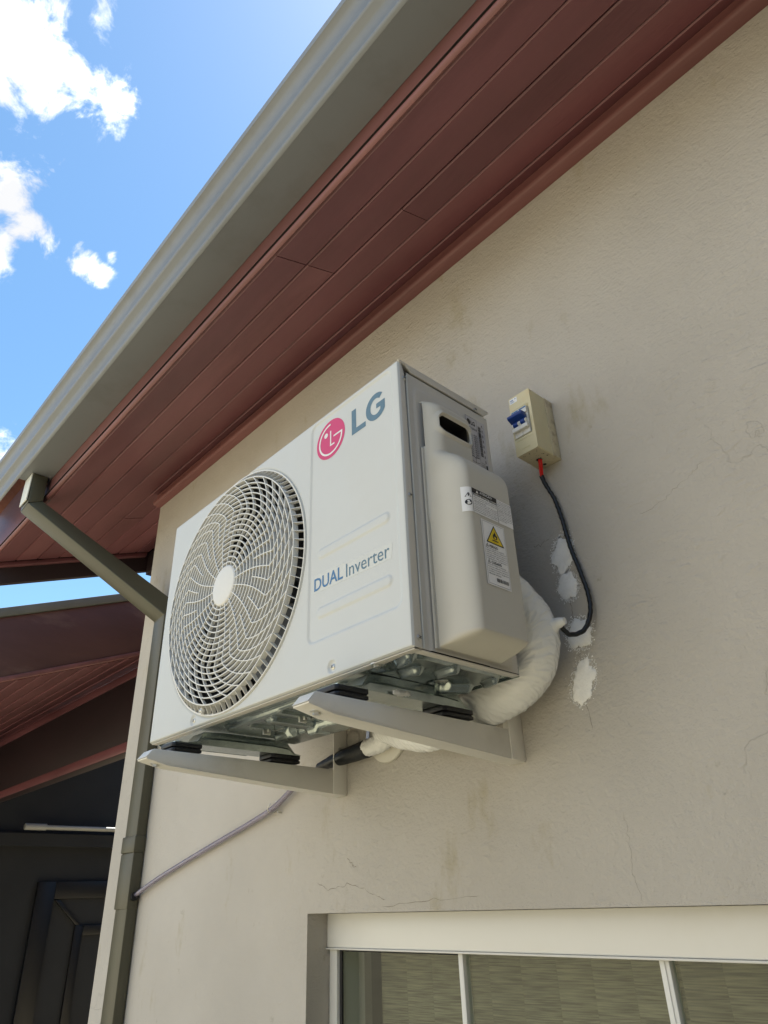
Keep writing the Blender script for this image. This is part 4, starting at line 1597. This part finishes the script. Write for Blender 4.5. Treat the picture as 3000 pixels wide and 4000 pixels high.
pb = empty('pipe_bundle')
tag(pb, 'thick pipe bundle wrapped in creased white tape, bending behind the air conditioner', 'pipe bundle')
mb = MB()
pts = [(-.645, .835, .452), (-.634, .872, .424), (-.627, .905, .386), (-.630, .915, .346), (-.652, .918, .312), (-.692, .917, .290), (-.745, .915, .278), (-.815, .915, .263), (-.8775, .915, .252), (-.955, .925, .264), (-1.02, .94, .283), (-1.06, .962, .292), (-1.066, .984, .292)]
rd = [.026, .031, .033, .033, .034, .036, .036, .031, .028, .025, .021, .020, .019]
mb.tube(pts, rd, 96, sub=40, fn=wrinkle(.050, 2.9))
mb.build('wrapped_duct', 'wrap', pb, smooth=True, angle=80)
mb = MB()
mb.tube([(-.600, .915, .372), (-.588, .915, .3735), (-.575, .916, .374)], [.016, .009, .0055], 20, sub=10, fn=wrinkle(.12))
mb.build('taped_branch', 'wrap', pb, smooth=True, angle=80)
mb = MB()
mb.tube([(-1.03, .952, .278), (-1.055, .955, .273), (-1.085, .957, .269), (-1.103, .957, .2685)], [.018, .018, .0175, .0170], 48, sub=14, fn=wrinkle(.10, 3, 1.6))
mb.build('wrapped_branch', 'wrap', pb, smooth=True, angle=80)

wf = tag(empty('wall_flange'), 'round cream plastic flange on the wall where the wrapped pipes enter', 'flange')
mb = MB()
n = 64
cx, cz = -1.066, .294
rings = []
for r, y in ((.0565, YW - .0005), (.0575, YW - .004), (.056, YW - .0075), (.050, YW - .0085), (.030, YW - .0095)):
    rings.append([(cx + r * math.cos(2 * math.pi * k / n), y, cz + r * math.sin(2 * math.pi * k / n)) for k in range(n)])
mb.loft(rings)
mb.build('flange_disc', 'flange', wf, smooth=True, angle=50)
mb = MB()
rings = []
for r, y in ((.0585, YW - .001), (.0585, YW - .010)):
    rings.append([(cx + r * math.cos(R(150 + 60 * k / 20)), y, cz + r * math.sin(R(150 + 60 * k / 20))) for k in range(21)])
rings2 = [[(cx + (p[0] - cx) * .80, p[1] - .002, cz + (p[2] - cz) * .80) for p in rings[1]]]
mb.loft(rings + rings2, 0, False, False)
mb.build('foil_edge', 'foil', wf, smooth='open')

# black corrugated tail + violet drain hose
dh = tag(empty('drain_hose'), 'clear violet drain hose with a black taped end, running down the wall to the downpipe', 'hose')
mb = MB()
mb.tube([(-1.100, .957, .2675), (-1.135, .959, .2655), (-1.17, .961, .2640), (-1.215, .964, .2615), (-1.245, .966, .2590), (-1.272, .967, .2565)], [.0175, .0165, .0155, .0130, .0105, .0085], 26, sub=30,
        fn=lambda L_, a: 1 + .035 * math.sin(L_ * 1500) + .03 * noise.noise(Vector((L_ * 60, a, 0))))
mb.build('black_sleeve', 'tape', dh, smooth=True, angle=80)
mb = MB()
mb.tube([(-1.265, .967, .257), (-1.31, .969, .246), (-1.365, .970, .228), (-1.4475, .972, .1935), (-1.55, .974, .1685), (-1.70, .974, .1365), (-1.85, .974, .1035), (-2.0, .973, .068), (-2.115, .970, .034)], .0062, 20, sub=8)
mb.build('hose', 'hose', dh, smooth=True)
mb = MB()
mb.tube([(-1.30, .969, .2485), (-1.365, .9715, .2275), (-1.4475, .9735, .1930), (-1.55, .9755, .1680), (-1.85, .9755, .1030), (-2.0, .9745, .0675), (-2.115, .9715, .0335)], .0028, 10, sub=8)
mb.build('inner_thread', 'white_print', dh, smooth=True)
mb = MB()
cxx, cz_ = -1.4475, .1935
mb.tube([(cxx + .0115 * math.cos(a) * .8, .9715 + .0145 * math.sin(a) - .001, cz_ + .0115 * math.cos(a)) for a in [2 * math.pi * k / 22 for k in range(20)]], .0012, 8)
mb.tube([(cxx + .012, .974, cz_ - .010), (cxx + .013, .983, cz_ - .012)], .0022, 8)
cl = mb.build('hose_clip', 'steel', None, smooth=True)
tag(cl, 'small grey wire clip holding the violet hose to the wall', 'clip')

# ------------------------------------------------------------------ breaker box
bb = tag(empty('breaker_box'), 'yellowed plastic breaker box with blue switch on the wall, right of the air conditioner', 'breaker box')
bx0, bx1, bz0, bz1, byf = -.6170, -.5690, .7005, .8335, .914
mb = MB()
mb.box(bx0 - .0005, bx1 + .0008, .9605, YW - .0005, bz0 + .0005, bz1 - .0005)
mb.box(bx0 - .0005, bx1 + .0014, .9640, YW - .0008, bz0 + .067, bz0 + .0682)
bk = mb.build('back_box', 'box_old', bb, smooth=True, bevel=.0016)
mb = MB()
# cover shell with an opening for the breaker
ox0, ox1, oz0, oz1 = -.6130, -.5765, .7380, .7985
X_ = [bx0, ox0, ox1, bx1]
Z_ = [bz0, oz0, oz1, bz1]
for i in range(3):
    for j in range(3):
        if i == 1 and j == 1:
            continue
        mb.add([(X_[i], byf, Z_[j]), (X_[i + 1], byf, Z_[j]), (X_[i + 1], byf, Z_[j + 1]), (X_[i], byf, Z_[j + 1])], [(0, 1, 2, 3)])
yb_ = .9600
mb.add([(bx1, byf, bz0), (bx1, yb_, bz0), (bx1, yb_, bz1), (bx1, byf, bz1)], [(0, 1, 2, 3)])
mb.add([(bx0, byf, bz0), (bx0, byf, bz1), (bx0, yb_, bz1), (bx0, yb_, bz0)], [(0, 1, 2, 3)])
mb.add([(bx0, byf, bz1), (bx1, byf, bz1), (bx1, yb_, bz1), (bx0, yb_, bz1)], [(0, 1, 2, 3)])
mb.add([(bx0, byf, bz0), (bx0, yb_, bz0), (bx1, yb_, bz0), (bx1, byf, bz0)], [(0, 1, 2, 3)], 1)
mb.add([(ox0, byf, oz0), (ox1, byf, oz0), (ox1, byf + .006, oz0), (ox0, byf + .006, oz0)], [(0, 1, 2, 3)])
mb.add([(ox0, byf, oz1), (ox1, byf, oz1), (ox1, byf + .006, oz1), (ox0, byf + .006, oz1)], [(0, 1, 2, 3)])
mb.add([(ox0, byf, oz0), (ox0, byf, oz1), (ox0, byf + .006, oz1), (ox0, byf + .006, oz0)], [(0, 1, 2, 3)])
mb.add([(ox1, byf, oz0), (ox1, byf, oz1), (ox1, byf + .006, oz1), (ox1, byf + .006, oz0)], [(0, 1, 2, 3)])
me_o = mb.build('cover', ['box', 'box_old'], bb)
bm = bmesh.new()
bm.from_mesh(me_o.data)
bmesh.ops.remove_doubles(bm, verts=bm.verts, dist=1e-5)
bmesh.ops.recalc_face_normals(bm, faces=bm.faces)
es = [e for e in bm.edges if len(e.link_faces) == 2 and e.calc_face_angle(0) > R(40)]
bmesh.ops.bevel(bm, geom=es, offset=.0016, segments=3, affect='EDGES')
bm.to_mesh(me_o.data)
bm.free()
me_o.data.shade_smooth()
me_o.data.set_sharp_from_angle(angle=R(50))
for (x0, x1, z0, z1) in ((-.6135, -.5765, .8020, .8034), (-.6125, -.5745, .7310, .7322), (-.6030, -.5850, .7110, .7120)):
    mb = MB()
    mb.box(x0, x1, byf - .0007, byf + .001, z0, z1)
    mb.build('cover_rib', 'box', me_o, smooth=True, bevel=.0003)
mb = MB()
mb.grid(1, 1, lambda a, b: (-.6150 + a * .0175, byf - .0003, .8190 + b * .0115))
lb = mb.build('box_label', 'sticker', bb, smooth='open')
mb = MB()
Fb = lambda a, b: (a, byf - .0006, b)
put_text(mb, 'TIGRE', (-.6140, .8245, -.6060, .8280), Fb, 0, .03)
put_text(mb, '2 POLOS', (-.6140, .8205, -.6040, .8232), Fb, 0, .02)
put_text(mb, 'BR', (-.6030, .8262, -.5995, .8282), Fb, 0, .02)
mb.build('label_print', 'blue_print', lb, smooth='open')
br_ = empty('circuit_breaker')
br_.parent = bb
mb = MB()
c0, c1 = -.6128, -.5785
cm = (c0 + c1) / 2
for a, b in ((c0, cm - .0002), (cm + .0002, c1)):
    mb.box(a, b, byf - .0015, byf + .02, .7390, .7970)
    mb.box(a, b, byf - .0085, byf - .0016, .7485, .7570)      # lower ledge
    mb.box(a, b, byf - .0045, byf - .0016, .7830, .7965)      # upper plate
for xx in (c0 + .0015, cm - .0026, cm + .0006, c1 - .0036):
    mb.tube([(xx, byf - .004, .7625), (xx + .0022, byf - .004, .7625)], .0062, 18)
cb = mb.build('body', 'breaker', br_, smooth=True, bevel=.0005, angle=35)
mb = MB()
for a, b in ((c0 + .0042, cm - .0031), (cm + .0033, c1 - .0042)):
    mb.tube([(a, byf - .005, .7635), (b, byf - .005, .7635)], .0058, 18)
mb.loft([[(x, byf - .018, .7745), (x, byf - .0195, .7800), (x, byf - .004, .7815), (x, byf - .003, .7665)] for x in (c0 - .001, c1 - .002)])
mb.build('toggle', 'blue', br_, smooth=True, bevel=.0009)
mb = MB()
Fb = lambda a, b: (a, byf - .0048, b)
rect(mb, Fb, c0 + .0008, .7925, cm - .001, .7955)
rect(mb, Fb, cm + .001, .7925, c1 - .0008, .7955)
put_text(mb, 'C20', (c0 + .0015, .7850, c0 + .0065, .7872), Fb, 1, .02)
put_text(mb, '127/220V', (c0 + .0015, .7885, c0 + .0105, .7905), Fb, 1, .02)
mb.build('breaker_print', ['blue_print', 'ink'], br_, smooth='open')
mb = MB()
mb.add([(-.5945 + .0058 * math.cos(2 * math.pi * k / 20), .9515 + .0058 * math.sin(2 * math.pi * k / 20), bz0 - .0003) for k in range(20)], [tuple(range(20))])
mb.add([(-.5975 + .0035 * math.cos(2 * math.pi * k / 20), .9720 + .0035 * math.sin(2 * math.pi * k / 20), bz0 - .0003) for k in range(20)], [tuple(range(20))])
rnd = random.Random(4)
for k in range(16):
    x, y, s_ = rnd.uniform(bx0 + .004, bx1 - .004), rnd.uniform(byf + .004, .958), rnd.uniform(.0004, .0012)
    mb.add([(x + s_ * math.cos(q), y + s_ * 1.2 * math.sin(q), bz0 - .0003) for q in (0, 1, 2, 3, 4, 5)], [tuple(range(6))])
mb.build('cable_hole', 'gap', bb, smooth='open')

# ------------------------------------------------------------------ power cable
pc = tag(empty('power_cable'), 'black power cable with red wires at its top, hanging below the breaker box', 'cable')
for k, (dx, dy) in enumerate(((-.0018, 0), (.0018, .001), (0, -.0018))):
    mb = MB()
    mb.tube([(-.594 + dx, .952 + dy, .712), (-.5945 + dx * 1.3, .953 + dy, .697), (-.600 + dx * 1.2, .960 + dy, .688), (-.6045 + dx, .966 + dy, .680), (-.6065 + dx * .7, .969 + dy * .8, .672)], .0017, 10, sub=6)
    mb.build('red_wire', 'red', pc, smooth=True)
mb = MB()
cp = [(-.6060, .9690, .6780), (-.6045, .9705, .6650), (-.5975, .9720, .6430), (-.5900, .9735, .6200), (-.5825, .9740, .5740), (-.5765, .9740, .5200), (-.5655, .9730, .4680), (-.5585, .9720, .4280), (-.5585, .9680, .3940), (-.5700, .9600, .3670), (-.5905, .9450, .3560), (-.6050, .9320, .3600), (-.5960, .9200, .3700)]
cp[-1] = (-.6000, .9180, .3680)
cp = cp[:-3] + [(-.5860, .9450, .3600), (-.5880, .9280, .3660), (-.5850, .9180, .3720)]
mb.tube(cp, [.0044, .0040, .0037, .0038] + [.0039] * (len(cp) - 4), 14, sub=22, fn=lambda L_, a: 1 + .07 * math.sin(L_ * 520 + a) + .10 * noise.noise(Vector((L_ * 90, math.cos(a), math.sin(a)))))
mb.build('black_sheath', 'tape', pc, smooth=True, angle=80)
